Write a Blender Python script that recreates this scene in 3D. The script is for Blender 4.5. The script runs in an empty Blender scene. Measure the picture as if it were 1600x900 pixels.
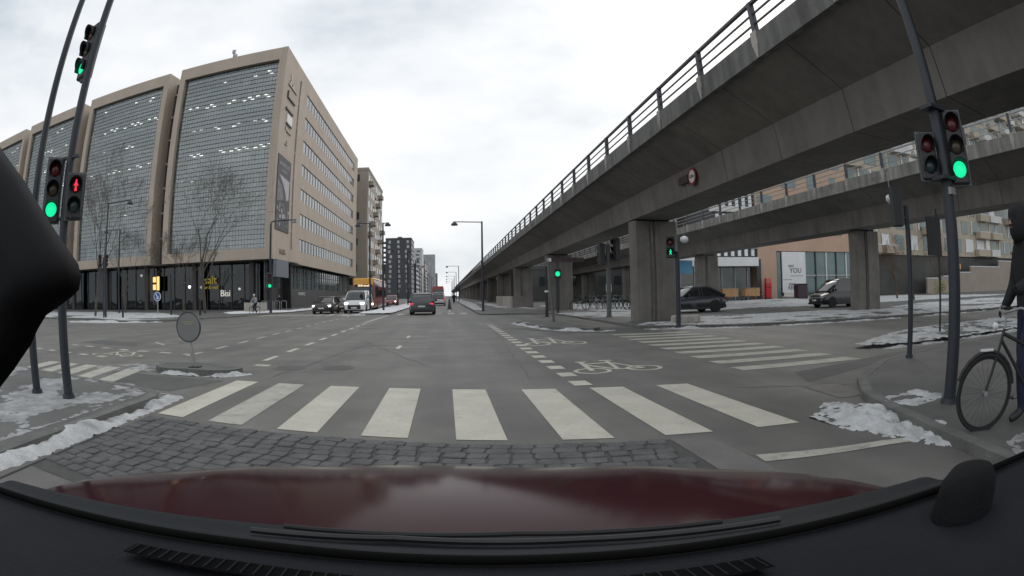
import bpy, bmesh, math, random
from mathutils import Vector, Matrix, noise, Euler
random.seed(7)
SC = bpy.context.scene
COL = SC.collection
rad = math.radians

# ------------------------------------------------------------------ camera
def make_camera():
    yaw, pitch, roll = rad(-6.79), rad(0.68), rad(-1.08)
    cam = bpy.data.cameras.new('dashcam')
    ob = bpy.data.objects.new('dashcam', cam)
    COL.objects.link(ob)
    cy, sy, cp, sp = math.cos(yaw), math.sin(yaw), math.cos(pitch), math.sin(pitch)
    f = Vector((-sy * cp, cy * cp, sp)); r = Vector((cy, sy, 0)); u = r.cross(f)
    cr, sr = math.cos(roll), math.sin(roll)
    r2 = cr * r + sr * u; u2 = -sr * r + cr * u
    m = Matrix((r2, u2, -f)).transposed().to_4x4()
    m.translation = Vector((0, 0, 1.4))
    ob.matrix_world = m
    cam.type = 'PANO'
    cam.sensor_fit = 'HORIZONTAL'
    cam.sensor_width = 36.0
    cam.sensor_height = 20.25
    cam.clip_start = 0.02
    cam.clip_end = 6000.0
    tgt = cam if hasattr(cam, 'fisheye_polynomial_k0') else cam.cycles
    tgt.panorama_type = 'FISHEYE_LENS_POLYNOMIAL'
    tgt.fisheye_fov = math.pi
    # a 139 degree wide-angle dashcam lens: angle as a function of the distance on the sensor (mm)
    for i, k in enumerate(LENS_K):
        setattr(tgt, 'fisheye_polynomial_k%d' % i, -k)
    SC.camera = ob
    return ob
LENS_K = (0.0, 0.0504613268, 0.00032372554, -2.48877053e-05, 1.38090809e-06)
make_camera()

# ------------------------------------------------------------------ sky, sun, exposure
SC.render.engine = 'CYCLES'
SC.view_settings.view_transform = 'Standard'
SC.view_settings.look = 'None'
SC.view_settings.gamma = 1.0
SC.view_settings.exposure = 0.0
SC.view_settings.use_curve_mapping = False
SC.cycles.max_bounces = 8
SC.cycles.transparent_max_bounces = 12
SC.cycles.use_denoising = True
SC.cycles.caustics_reflective = False
SC.cycles.caustics_refractive = False

SUN_EL, SUN_AZ = rad(30), rad(35)
w = bpy.data.worlds.new('World'); SC.world = w; w.use_nodes = True
nt = w.node_tree; nt.nodes.clear()
def N(t, typ, **kw):
    n = t.nodes.new(typ)
    for k, v in kw.items(): setattr(n, k, v)
    return n
def sky_world():
    L = nt.links.new
    sky = N(nt, 'ShaderNodeTexSky', sky_type='NISHITA'); sky.sun_disc = False
    sky.sun_elevation = SUN_EL; sky.sun_rotation = SUN_AZ
    sky.air_density = 1.0; sky.dust_density = 4.0
    tc = N(nt, 'ShaderNodeTexCoord')
    mp = N(nt, 'ShaderNodeMapping'); mp.inputs['Scale'].default_value = (1.1, 1.1, 2.6)
    L(tc.outputs['Generated'], mp.inputs['Vector'])
    n1 = N(nt, 'ShaderNodeTexNoise'); n1.inputs['Scale'].default_value = 1.7; n1.inputs['Detail'].default_value = 5; n1.inputs['Roughness'].default_value = 0.55
    L(mp.outputs['Vector'], n1.inputs['Vector'])
    cr = N(nt, 'ShaderNodeValToRGB')
    e = cr.color_ramp.elements
    e[0].position = 0.33; e[0].color = (0.58, 0.645, 0.71, 1)
    e[1].position = 0.64; e[1].color = (0.98, 0.98, 0.985, 1)
    m = e.new(0.49); m.color = (0.84, 0.87, 0.90, 1)
    L(n1.outputs['Fac'], cr.inputs['Fac'])
    # the cloud deck hides nearly all of the clear sky
    sc_ = N(nt, 'ShaderNodeVectorMath', operation='SCALE'); sc_.inputs['Scale'].default_value = 11.0
    L(cr.outputs['Color'], sc_.inputs[0])
    mx = N(nt, 'ShaderNodeMix', data_type='RGBA'); mx.inputs['Factor'].default_value = 0.93
    L(sky.outputs['Color'], mx.inputs['A']); L(sc_.outputs['Vector'], mx.inputs['B'])
    bg = N(nt, 'ShaderNodeBackground'); bg.inputs['Strength'].default_value = 0.10
    L(mx.outputs['Result'], bg.inputs['Color'])
    out = N(nt, 'ShaderNodeOutputWorld'); L(bg.outputs['Background'], out.inputs['Surface'])
sky_world()
sun = bpy.data.lights.new('sun', 'SUN'); sun.energy = 0.6; sun.angle = rad(25); sun.color = (1.0, 0.97, 0.92)
so = bpy.data.objects.new('sun', sun); COL.objects.link(so)
so.rotation_euler = Euler((rad(60), 0, -SUN_AZ + math.pi), 'XYZ')

# ------------------------------------------------------------------ materials
MATS = {}
def mat(name, base, rough=0.8, var=0.12, scale=4.0, bump=0.0, bscale=60.0, metal=0.0, streak=0.0, spec=0.5, fine=0.0, coat=0.0, emit=None, estr=0.0, dirt=None, lane=0.0):
    if name in MATS: return MATS[name]
    m = bpy.data.materials.new(name); m.use_nodes = True; t = m.node_tree; L = t.links.new
    b = t.nodes['Principled BSDF']
    b.inputs['Roughness'].default_value = rough; b.inputs['Metallic'].default_value = metal
    b.inputs['Specular IOR Level'].default_value = spec
    b.inputs['Coat Weight'].default_value = coat
    if emit:
        b.inputs['Emission Color'].default_value = (*emit, 1); b.inputs['Emission Strength'].default_value = estr
    g = N(t, 'ShaderNodeNewGeometry')
    n = N(t, 'ShaderNodeTexNoise'); n.inputs['Scale'].default_value = scale; n.inputs['Detail'].default_value = 6; n.inputs['Roughness'].default_value = 0.6
    L(g.outputs['Position'], n.inputs['Vector'])
    mr = N(t, 'ShaderNodeMapRange'); mr.inputs['From Min'].default_value = 0.3; mr.inputs['From Max'].default_value = 0.7
    mr.inputs['To Min'].default_value = 1 - var; mr.inputs['To Max'].default_value = 1 + var
    L(n.outputs['Fac'], mr.inputs['Value'])
    fac = mr.outputs['Result']
    def mul(a, bsock):
        q = N(t, 'ShaderNodeMath', operation='MULTIPLY'); L(a, q.inputs[0]); L(bsock, q.inputs[1]); return q.outputs[0]
    if fine:
        n2 = N(t, 'ShaderNodeTexNoise'); n2.inputs['Scale'].default_value = 90; n2.inputs['Detail'].default_value = 2
        L(g.outputs['Position'], n2.inputs['Vector'])
        m2 = N(t, 'ShaderNodeMapRange'); m2.inputs['From Min'].default_value = 0.3; m2.inputs['From Max'].default_value = 0.7
        m2.inputs['To Min'].default_value = 1 - fine; m2.inputs['To Max'].default_value = 1 + fine
        L(n2.outputs['Fac'], m2.inputs['Value']); fac = mul(fac, m2.outputs['Result'])
    if streak:
        mp = N(t, 'ShaderNodeMapping'); mp.inputs['Scale'].default_value = (2.2, 2.2, 0.16)
        L(g.outputs['Position'], mp.inputs['Vector'])
        n3 = N(t, 'ShaderNodeTexNoise'); n3.inputs['Scale'].default_value = 1.6; n3.inputs['Detail'].default_value = 5
        L(mp.outputs['Vector'], n3.inputs['Vector'])
        m3 = N(t, 'ShaderNodeMapRange'); m3.inputs['From Min'].default_value = 0.35; m3.inputs['From Max'].default_value = 0.65
        m3.inputs['To Min'].default_value = 1 - streak; m3.inputs['To Max'].default_value = 1 + streak
        L(n3.outputs['Fac'], m3.inputs['Value']); fac = mul(fac, m3.outputs['Result'])
    if lane:
        mp = N(t, 'ShaderNodeMapping'); mp.inputs['Scale'].default_value = (1.0, 0.05, 1.0); mp.inputs['Rotation'].default_value = (0, 0, 0.03)
        L(g.outputs['Position'], mp.inputs['Vector'])
        n4 = N(t, 'ShaderNodeTexNoise'); n4.inputs['Scale'].default_value = 1.1; n4.inputs['Detail'].default_value = 4
        L(mp.outputs['Vector'], n4.inputs['Vector'])
        m4 = N(t, 'ShaderNodeMapRange'); m4.inputs['From Min'].default_value = 0.35; m4.inputs['From Max'].default_value = 0.65
        m4.inputs['To Min'].default_value = 1 - lane; m4.inputs['To Max'].default_value = 1 + lane
        L(n4.outputs['Fac'], m4.inputs['Value']); fac = mul(fac, m4.outputs['Result'])
    v = N(t, 'ShaderNodeVectorMath', operation='SCALE'); v.inputs[0].default_value = base
    L(fac, v.inputs['Scale'])
    csock = v.outputs['Vector']
    if dirt:
        nd = N(t, 'ShaderNodeTexNoise'); nd.inputs['Scale'].default_value = dirt[1]; nd.inputs['Detail'].default_value = 7; nd.inputs['Roughness'].default_value = 0.65
        L(g.outputs['Position'], nd.inputs['Vector'])
        md = N(t, 'ShaderNodeMapRange'); md.inputs['From Min'].default_value = dirt[2]; md.inputs['From Max'].default_value = dirt[3]
        L(nd.outputs['Fac'], md.inputs['Value'])
        mx = N(t, 'ShaderNodeMix', data_type='RGBA'); L(md.outputs['Result'], mx.inputs['Factor'])
        L(csock, mx.inputs['A']); mx.inputs['B'].default_value = (*dirt[0], 1)
        csock = mx.outputs['Result']
    L(csock, b.inputs['Base Color'])
    if bump:
        nb = N(t, 'ShaderNodeTexNoise'); nb.inputs['Scale'].default_value = bscale; nb.inputs['Detail'].default_value = 4
        L(g.outputs['Position'], nb.inputs['Vector'])
        bp = N(t, 'ShaderNodeBump'); bp.inputs['Strength'].default_value = bump; bp.inputs['Distance'].default_value = 0.02
        L(nb.outputs['Fac'], bp.inputs['Height']); L(bp.outputs['Normal'], b.inputs['Normal'])
    MATS[name] = m
    return m
def glass_mat(name, tint=(0.6, 0.68, 0.7), refl=0.14, rough=0.02):
    if name in MATS: return MATS[name]
    m = bpy.data.materials.new(name); m.use_nodes = True; t = m.node_tree; L = t.links.new; t.nodes.clear()
    tr = N(t, 'ShaderNodeBsdfTransparent'); tr.inputs['Color'].default_value = (*tint, 1)
    gl = N(t, 'ShaderNodeBsdfGlossy'); gl.inputs['Roughness'].default_value = rough; gl.inputs['Color'].default_value = (0.9, 0.95, 0.97, 1)
    lw = N(t, 'ShaderNodeLayerWeight'); lw.inputs['Blend'].default_value = 0.25
    mr = N(t, 'ShaderNodeMapRange'); mr.inputs['To Min'].default_value = refl; mr.inputs['To Max'].default_value = 0.85
    L(lw.outputs['Fresnel'], mr.inputs['Value'])
    g = N(t, 'ShaderNodeNewGeometry')
    nb = N(t, 'ShaderNodeTexNoise'); nb.inputs['Scale'].default_value = 0.35; L(g.outputs['Position'], nb.inputs['Vector'])
    bp = N(t, 'ShaderNodeBump'); bp.inputs['Strength'].default_value = 0.15; bp.inputs['Distance'].default_value = 0.15
    L(nb.outputs['Fac'], bp.inputs['Height']); L(bp.outputs['Normal'], gl.inputs['Normal'])
    mx = N(t, 'ShaderNodeMixShader'); L(mr.outputs['Result'], mx.inputs['Fac']); L(tr.outputs[0], mx.inputs[1]); L(gl.outputs[0], mx.inputs[2])
    o = N(t, 'ShaderNodeOutputMaterial'); L(mx.outputs[0], o.inputs['Surface'])
    MATS[name] = m
    return m
def emis(name, col, s):
    return mat(name, tuple(c * 0.4 for c in col), 0.4, 0.0, emit=col, estr=s)
A_ = mat('asphalt', (0.134, 0.131, 0.120), 0.66, 0.24, 0.7, 0.4, 160, fine=0.38, dirt=((0.092, 0.091, 0.086), 0.25, 0.50, 0.70), lane=0.17)
ASPH_D = mat('asphalt_patch', (0.088, 0.088, 0.084), 0.75, 0.15, 1.2, 0.35, 160, fine=0.25)
PAVE = mat('paving', (0.098, 0.098, 0.094), 0.7, 0.25, 0.9, 0.3, 90, fine=0.15)
GRND = mat('ground_mix', (0.14, 0.14, 0.135), 0.9, 0.25, 0.2, 0.2, 30)
KERB = mat('granite_kerb', (0.125, 0.125, 0.12), 0.75, 0.3, 3.0, 0.3, 120, fine=0.3)
SETT = mat('granite_sett', (0.094, 0.096, 0.096), 0.75, 0.35, 3.0, 0.7, 70, fine=0.3)
JOINT = mat('sett_joint', (0.072, 0.073, 0.070), 0.9, 0.2, 8.0, 0.4, 90)
PAINT = mat('road_paint', (0.505, 0.487, 0.415), 0.7, 0.13, 1.6, 0.3, 150, fine=0.14, dirt=((0.19, 0.186, 0.17), 7.0, 0.61, 0.74))
PAINT2 = mat('road_paint_worn', (0.40, 0.39, 0.34), 0.75, 0.16, 2.0, 0.25, 150, fine=0.15, dirt=((0.17, 0.17, 0.165), 4.5, 0.52, 0.80))
SNOW = mat('snow_cover', (0.47, 0.48, 0.485), 0.9, 0.22, 4.0, 0.8, 24, fine=0.15, dirt=((0.17, 0.17, 0.165), 3.1, 0.50, 0.80))
SNOWT = mat('snow_thin', (0.31, 0.315, 0.32), 0.85, 0.3, 4.0, 0.6, 30, fine=0.2, dirt=((0.15, 0.15, 0.147), 2.6, 0.48, 0.75))
SNOWC = mat('snow_clean', (0.64, 0.65, 0.67), 0.9, 0.12, 3.0, 0.4, 20)
CONC = mat('concrete', (0.175, 0.165, 0.152), 0.85, 0.16, 0.45, 0.2, 40, streak=0.09, fine=0.06, dirt=((0.10, 0.094, 0.085), 0.6, 0.50, 0.78))
CONC_P = mat('concrete_parapet', (0.135, 0.133, 0.128), 0.85, 0.18, 0.9, 0.25, 40, streak=0.26, fine=0.06, dirt=((0.075, 0.073, 0.066), 1.1, 0.55, 0.75))
CONC_L = mat('concrete_pale', (0.36, 0.34, 0.31), 0.85, 0.12, 1.5, 0.2, 40, streak=0.22)
STEEL = mat('painted_steel', (0.055, 0.06, 0.07), 0.5, 0.1, 3.0, metal=0.2)
STEEL_L = mat('galvanised_steel', (0.33, 0.34, 0.35), 0.45, 0.12, 4.0, metal=0.6)
POLE = mat('pole_paint', (0.024, 0.029, 0.039), 0.5, 0.12, 3.0, 0.05, 30)
BLACK = mat('black_plastic', (0.018, 0.018, 0.02), 0.55, 0.1, 4.0)
DARK = mat('dark_rubber', (0.02, 0.02, 0.021), 0.8, 0.1, 6.0)
STONE = mat('beige_stone', (0.455, 0.388, 0.320), 0.8, 0.09, 0.30, 0.08, 25, streak=0.025, fine=0.05)
STONE2 = mat('grey_beige_stone', (0.36, 0.32, 0.27), 0.8, 0.10, 0.3, streak=0.03)
GLASS = glass_mat('curtain_glass', (0.76, 0.84, 0.83), 0.20)
GLASS_D = glass_mat('dark_glass', (0.20, 0.22, 0.23), 0.035)
WGLASS = mat('window_glass', (0.05, 0.06, 0.065), 0.06, 0.2, 0.5, spec=1.0)
WGLASS_T = mat('window_glass_teal', (0.10, 0.16, 0.155), 0.08, 0.35, 0.3, spec=1.0)
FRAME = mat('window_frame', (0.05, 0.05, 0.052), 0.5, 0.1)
WHITE = mat('white_paint', (0.70, 0.71, 0.71), 0.5, 0.05, 1.0, streak=0.02)
LAMPG = emis('lamp_green', (0.01, 0.9, 0.38), 1.0)
LAMPR = emis('lamp_red', (1.0, 0.03, 0.07), 1.2)
LAMPW = emis('lamp_white', (1.0, 0.97, 0.9), 6.0)
LENS_OFF_R = mat('lens_off_red', (0.10, 0.012, 0.018), 0.25, 0.1)
LENS_OFF_A = mat('lens_off_amber', (0.06, 0.045, 0.03), 0.25, 0.1)
LENS_OFF_G = mat('lens_off_green', (0.025, 0.05, 0.045), 0.25, 0.1)
BARK = mat('bark', (0.10, 0.087, 0.074), 0.9, 0.3, 5.0, 0.4, 30)

# ------------------------------------------------------------------ mesh helpers
class MB:
    """collects shapes for one mesh"""
    def __init__(s): s.v = []; s.f = []; s.mi = []; s.cur = 0
    def add(s, v, f):
        o = len(s.v); s.v += [tuple(p) for p in v]; s.f += [tuple(i + o for i in q) for q in f]; s.mi += [s.cur] * len(f); return s
    def box(s, x0, x1, y0, y1, z0, z1, m=None):
        v = [Vector(p) for p in ((x0, y0, z0), (x1, y0, z0), (x1, y1, z0), (x0, y1, z0), (x0, y0, z1), (x1, y0, z1), (x1, y1, z1), (x0, y1, z1))]
        if m: v = [m @ p for p in v]
        return s.add(v, [(0, 3, 2, 1), (4, 5, 6, 7), (0, 1, 5, 4), (1, 2, 6, 5), (2, 3, 7, 6), (3, 0, 4, 7)])
    def cbox(s, c, d, m=None):
        return s.box(c[0] - d[0] / 2, c[0] + d[0] / 2, c[1] - d[1] / 2, c[1] + d[1] / 2, c[2] - d[2] / 2, c[2] + d[2] / 2, m)
    def tube(s, p0, p1, r0, r1=None, n=10, caps=True):
        p0, p1 = Vector(p0), Vector(p1); r1 = r0 if r1 is None else r1
        d = (p1 - p0); 
        if d.length < 1e-7: return s
        d.normalize(); a = d.orthogonal().normalized(); b = d.cross(a)
        v = []
        for p, r in ((p0, r0), (p1, r1)):
            for i in range(n):
                t = 2 * math.pi * i / n; v.append(p + r * (math.cos(t) * a + math.sin(t) * b))
        f = [(i, (i + 1) % n, n + (i + 1) % n, n + i) for i in range(n)]
        if caps: f += [tuple(range(n - 1, -1, -1)), tuple(range(n, 2 * n))]
        return s.add(v, f)
    def path(s, pts, r, n=8):
        rs = r if isinstance(r, (list, tuple)) else [r] * len(pts)
        pts = [Vector(p) for p in pts]; v = []; k = len(pts)
        a = None
        for i, p in enumerate(pts):
            d = (pts[min(i + 1, k - 1)] - pts[max(i - 1, 0)]).normalized()
            a = d.orthogonal().normalized() if a is None else (a - d * a.dot(d)).normalized()
            b = d.cross(a)
            for j in range(n):
                t = 2 * math.pi * j / n; v.append(p + rs[i] * (math.cos(t) * a + math.sin(t) * b))
        f = [(i * n + j, i * n + (j + 1) % n, (i + 1) * n + (j + 1) % n, (i + 1) * n + j) for i in range(k - 1) for j in range(n)]
        f += [tuple(range(n - 1, -1, -1)), tuple(range((k - 1) * n, k * n))]
        return s.add(v, f)
    def prism(s, poly, z0, z1, m=None):
        n = len(poly)
        ar = sum(poly[i][0] * poly[(i + 1) % n][1] - poly[(i + 1) % n][0] * poly[i][1] for i in range(n))
        if ar < 0: poly = poly[::-1]
        v = [Vector((p[0], p[1], z0)) for p in poly] + [Vector((p[0], p[1], z1)) for p in poly]
        if m: v = [m @ p for p in v]
        f = [tuple(range(n - 1, -1, -1)), tuple(range(n, 2 * n))] + [(i, (i + 1) % n, n + (i + 1) % n, n + i) for i in range(n)]
        return s.add(v, f)
    def sweep_y(s, sec, y0, y1):
        """cross-section (x, z) swept along Y"""
        n = len(sec)
        v = [(p[0], y0, p[1]) for p in sec] + [(p[0], y1, p[1]) for p in sec]
        f = [tuple(range(n)), tuple(range(2 * n - 1, n - 1, -1))] + [(i, n + i, n + (i + 1) % n, (i + 1) % n) for i in range(n)]
        return s.add(v, f)
    def lathe(s, prof, n=16, m=None):
        """profile (r, z) turned about Z"""
        k = len(prof); v = []
        for r, z in prof:
            for j in range(n):
                t = 2 * math.pi * j / n; v.append(Vector((r * math.cos(t), r * math.sin(t), z)))
        if m: v = [m @ p for p in v]
        f = [(i * n + j, i * n + (j + 1) % n, (i + 1) * n + (j + 1) % n, (i + 1) * n + j) for i in range(k - 1) for j in range(n)]
        f += [tuple(range(n - 1, -1, -1)), tuple(range((k - 1) * n, k * n))]
        return s.add(v, f)
    def ring(s, c, r0, r1, z, n=28, ax=1.0, ay=1.0):
        """flat ring on a horizontal plane"""
        v = []
        for r in (r0, r1):
            for j in range(n):
                t = 2 * math.pi * j / n; v.append((c[0] + r * ax * math.cos(t), c[1] + r * ay * math.sin(t), z))
        return s.add(v, [(j, n + j, n + (j + 1) % n, (j + 1) % n) for j in range(n)])
    def quad(s, a, b, c, d): return s.add([a, b, c, d], [(0, 1, 2, 3)])
    def mesh(s, name, mats):
        me = bpy.data.meshes.new(name); me.from_pydata([tuple(p) for p in s.v], [], s.f); me.update()
        for m in (mats if isinstance(mats, (list, tuple)) else [mats]): me.materials.append(m)
        if any(s.mi): me.polygons.foreach_set('material_index', s.mi)
        return me
    def build(s, name, mats, parent=None, smooth=None, loc=None, bevel=0.0):
        me = s.mesh(name, mats)
        if bevel:
            bm = bmesh.new(); bm.from_mesh(me)
            bmesh.ops.bevel(bm, geom=bm.edges[:], offset=bevel, segments=1, affect='EDGES', clamp_overlap=True)
            bm.to_mesh(me); bm.free()
        if smooth is not None:
            me.polygons.foreach_set('use_smooth', [True] * len(me.polygons))
            me.set_sharp_from_angle(angle=rad(smooth))
        return link(name, me, parent, loc)
def link(name, data, parent=None, loc=None, rot=None):
    o = bpy.data.objects.new(name, data); COL.objects.link(o)
    if parent is not None: o.parent = parent
    if loc is not None: o.location = loc
    if rot is not None: o.rotation_euler = rot
    return o
def tag(o, label=None, cat=None, group=None, kind=None):
    if label: o['label'] = label
    if cat: o['category'] = cat
    if group: o['group'] = group
    if kind: o['kind'] = kind
    return o
def thing(name, label, cat, loc=(0, 0, 0), rz=0.0, group=None):
    return tag(link(name, None, None, loc, (0, 0, rz)), label, cat, group)
def copy_tree(o, parent=None):
    c = o.copy(); COL.objects.link(c); c.parent = parent
    for ch in o.children: copy_tree(ch, c)
    return c
def Rz(a): return Matrix.Rotation(a, 4, 'Z')
def T(*p): return Matrix.Translation(Vector(p))
def text(name, s, size, mtl, parent, loc, rot, depth=0.01, align='CENTER'):
    cu = bpy.data.curves.new(name, 'FONT'); cu.body = s; cu.size = size; cu.extrude = depth; cu.align_x = align; cu.align_y = 'CENTER'
    cu.resolution_u = 2
    tmp = bpy.data.objects.new('tmp_text', cu); COL.objects.link(tmp)
    dg = bpy.context.evaluated_depsgraph_get(); dg.update()
    me = bpy.data.meshes.new_from_object(tmp.evaluated_get(dg)); bpy.data.objects.remove(tmp)
    me.name = name; me.materials.clear(); me.materials.append(mtl)
    return link(name, me, parent, loc, rot)
# ------------------------------------------------------------------ ground, road, pavements
S = 'structure'
g_ = MB().quad((-900, -300, -0.02), (900, -300, -0.02), (900, 3000, -0.02), (-900, 3000, -0.02)).build('ground', GRND); tag(g_, kind=S)
def sheet(name, poly, z, m, parent=None):
    b = MB(); n = len(poly)
    ar = sum(poly[i][0] * poly[(i + 1) % n][1] - poly[(i + 1) % n][0] * poly[i][1] for i in range(n))
    if ar < 0: poly = poly[::-1]
    b.add([(p[0], p[1], z) for p in poly], [tuple(range(n))])
    o = b.build(name, m, parent)
    if parent is None: tag(o, kind=S)
    return o
# road: the near carriageway, the junction, the cross street and the boulevard beyond
road = sheet('road', [(-5, -20), (4.4, -20), (4.6, 4), (9, 7.5), (70, -4), (70, 19), (26, 19.5), (8, 21), (7.2, 38), (2.4, 40), (2.2, 700), (-15.5, 700), (-15.5, 52), (-120, 66), (-120, 10), (-5, 8)], 0.0, A_)
def pavement(name, poly, h=0.10, m=PAVE, kw=0.16):
    """raised pavement with a granite kerb round it"""
    o = MB().prism(poly, -0.015, h - 0.004).build(name, m); tag(o, kind=S)
    n = len(poly)
    ar = sum(poly[i][0] * poly[(i + 1) % n][1] - poly[(i + 1) % n][0] * poly[i][1] for i in range(n))
    P = [Vector((p[0], p[1])) for p in (poly if ar > 0 else poly[::-1])]
    inn, out = [], []
    for i in range(n):
        a, b, c = P[i - 1], P[i], P[(i + 1) % n]
        d1 = (b - a).normalized(); d2 = (c - b).normalized()
        n1 = Vector((-d1.y, d1.x)); n2 = Vector((-d2.y, d2.x))
        k = (n1 + n2); k = k / max(0.3, k.dot(n1))
        inn.append(b + k * kw); out.append(b - k * 0.004)
    kb = MB(); v = []
    for i in range(n):
        v += [(out[i].x, out[i].y, -0.012), (out[i].x, out[i].y, h), (inn[i].x, inn[i].y, h), (inn[i].x, inn[i].y, h - 0.03)]
    f = []
    for i in range(n):
        j = (i + 1) % n
        for q in range(3): f.append((i * 4 + q, j * 4 + q, j * 4 + q + 1, i * 4 + q + 1))
    kb.add(v, f); kb.build('kerb', KERB, o)
    return o
def arc(c, r, a0, a1, n=6): return [(c[0] + r * math.cos(rad(a0 + (a1 - a0) * i / n)), c[1] + r * math.sin(rad(a0 + (a1 - a0) * i / n))) for i in range(n + 1)]
pavement('pavement_left', [(-4.15, -20), (-4.1, 6.3)] + arc((-4.9, 6.35), 0.8, 0, 80, 5) + [(-6.2, 7.5), (-14, 8.6), (-14, -20)])
pavement('pavement_right', [(3.75, -20), (3.9, 1.9), (4.2, 3.0), (4.55, 4.1), (4.95, 5.0), (5.7, 5.9), (7.4, 7.0), (9.6, 7.4), (14, 6.9), (40, 2.5), (40, -20)])
pavement('pavement_left_island', arc((-5.4, 9.95), 0.66, 180, 300, 4) + [(-4.5, 9.28), (-4.1, 9.4)] + arc((-4.25, 9.7), 0.3, -40, 100, 5) + [(-5.2, 10.45), (-5.9, 10.3)], 0.11)
pavement('pavement_pole_island', [(3.35, 26.6), (3.6, 24.6), (3.95, 21.9), (4.5, 20.7), (5.4, 19.9), (5.75, 20.3), (5.55, 22.2), (5.3, 25.6), (4.6, 27.4), (3.8, 27.6)], 0.1)
pavement('pavement_verge', [(9.3, 9.3), (10.2, 8.95), (12.2, 8.7), (16.5, 7.9), (40, 2.8), (60, -0.5), (60, 3.5), (22, 10.2), (14.3, 11.2), (12.1, 10.6)], 0.1)
pavement('pavement_viaduct', [(7.25, 19.95), (8.7, 19.5), (10.8, 18.3), (13.5, 17.8), (17, 17.2), (20.4, 16.75), (26, 15.8), (70, 9), (70, 330), (2.35, 330), (2.35, 40), (2.9, 38.6), (4.7, 39.0), (7.0, 37.5), (7.4, 30)], 0.1)
pavement('pavement_far_left', [(-15.2, 51.5), (-15.2, 400), (-120, 400), (-120, 42), (-40, 33.6), (-27, 33.0), (-21.3, 30.0), (-19.0, 31.2), (-17.0, 38)], 0.1)
pavement('median', arc((-5.9, 45.0), 1.35, 180, 360, 8) + [(-4.5, 300), (-7.3, 300)], 0.12)
for y in range(70, 300, 40): pass

# painted markings: children of the road
def stripe(poly, m=PAINT, z=0.005): return sheet('stripe', poly, z, m, road)
random.seed(3)
ZX = [-3.72, -2.86, -1.9, -0.92, 0.05, 1.06, 2.05, 3.04]
for i, x in enumerate(ZX):                       # zebra crossing in front of the car
    n0, f0 = 5.22 - 0.185 * x, 8.19 - 0.185 * x
    wx = 0.49 if i else 0.45
    stripe([(x, n0), (x + wx, n0 - 0.185 * wx), (x + wx + 0.0, f0 - 0.185 * wx), (x + 0.0, f0)], PAINT2 if i in (1,) else PAINT)
for k in range(10):                              # zebra over the cross street, right
    y = 8.25 + k * 1.0
    x0 = 5.0 + 0.045 * k
    stripe([(x0, y), (x0 + 2.75, y - 0.32), (x0 + 2.7, y + 0.16), (x0 - 0.02, y + 0.48)], PAINT2)
for k in range(5):                               # zebra far left of the junction
    x = -9.6 + 0.72 * k
    stripe([(x + 0.5, 6.9 + 0.0 * k), (x + 0.95, 6.9), (x + 0.35, 9.75), (x - 0.1, 9.75)], PAINT2)
for k in range(10): stripe([(-16.6 + k * 0.98, 42.3), (-16.1 + k * 0.98, 42.3), (-16.1 + k * 0.98, 45.6), (-16.6 + k * 0.98, 45.6)], PAINT2)
for k in range(6): stripe([(-3.9 + k * 1.0, 42.0), (-3.4 + k * 1.0, 42.0), (-3.4 + k * 1.0, 45.0), (-3.9 + k * 1.0, 45.0)], PAINT2)
for k in range(19):                              # square dashes beside the cycle crossing
    y = 8.06 + k * 0.98
    stripe([(1.89, y + 0.02), (2.17, y), (2.16, y + 0.46), (1.88, y + 0.48)], PAINT)
for k in range(9):
    y = 11.9 + k * 2.02
    stripe([(-4.3 - 0.02 * k, y), (-4.15 - 0.02 * k, y), (-4.15 - 0.02 * k, y + 1.0), (-4.3 - 0.02 * k, y + 1.0)], PAINT)
stripe([(-4.16, 10.9), (-3.78, 10.85), (-3.80, 11.15), (-4.18, 11.2)], PAINT2)
stripe([(-4.62, 30.2), (-4.48, 30.2), (-4.38, 41.5), (-4.52, 41.5)], PAINT)
for k in range(14):
    y = 12.5 + k * 2.0
    stripe([(-6.75 - 0.05 * min(k, 9), y), (-6.6 - 0.05 * min(k, 9), y), (-6.62 - 0.05 * min(k, 9), y + 1.0), (-6.77 - 0.05 * min(k, 9), y + 1.0)], PAINT2)
for k in range(7):
    x = -7.0 - k * 0.92
    stripe([(x, 12.75 - 0.2 * (x + 7)), (x + 0.42, 12.66 - 0.2 * (x + 7)), (x + 0.42, 12.92 - 0.2 * (x + 7)), (x, 13.0 - 0.2 * (x + 7))], PAINT2)
for k in range(8):
    x = -9.2 - k * 0.92
    stripe([(x, 10.9 - 0.2 * (x + 7)), (x + 0.42, 10.8 - 0.2 * (x + 7)), (x + 0.42, 11.05 - 0.2 * (x + 7)), (x, 11.15 - 0.2 * (x + 7))], PAINT2)
for y in (15.2, 19.1):                           # small cross marks in the lane
    stripe([(-1.41, y - 0.45), (-1.3, y - 0.45), (-1.3, y + 0.55), (-1.41, y + 0.55)], PAINT)
    stripe([(-2.1, y - 0.02), (-0.55, y - 0.05), (-0.55, y + 0.03), (-2.1, y + 0.05)], PAINT2, 0.0035)
for a, b in (((-10.3, 15.2), (-9.0, 16.1)), ((-9.1, 15.2), (-10.1, 16.2))):
    stripe([(a[0], a[1]), (a[0] + 0.16, a[1]), (b[0] + 0.16, b[1]), (b[0], b[1])], PAINT2, 0.004 if a[0] < -10 else 0.0065)
stripe([(2.47, 3.63), (3.1, 3.44), (3.7, 3.27), (4.16, 3.06), (4.2, 3.2), (3.74, 3.42), (3.12, 3.62), (2.5, 3.84)], PAINT2)
stripe([(-14.9, 47.0), (-7.6, 46.6), (-7.6, 46.9), (-14.9, 47.3)], PAINT2)
for k in range(26): stripe([(0.22, 47 + k * 5.0), (0.36, 47 + k * 5.0), (0.36, 50.5 + k * 5.0), (0.22, 50.5 + k * 5.0)], PAINT2)
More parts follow.
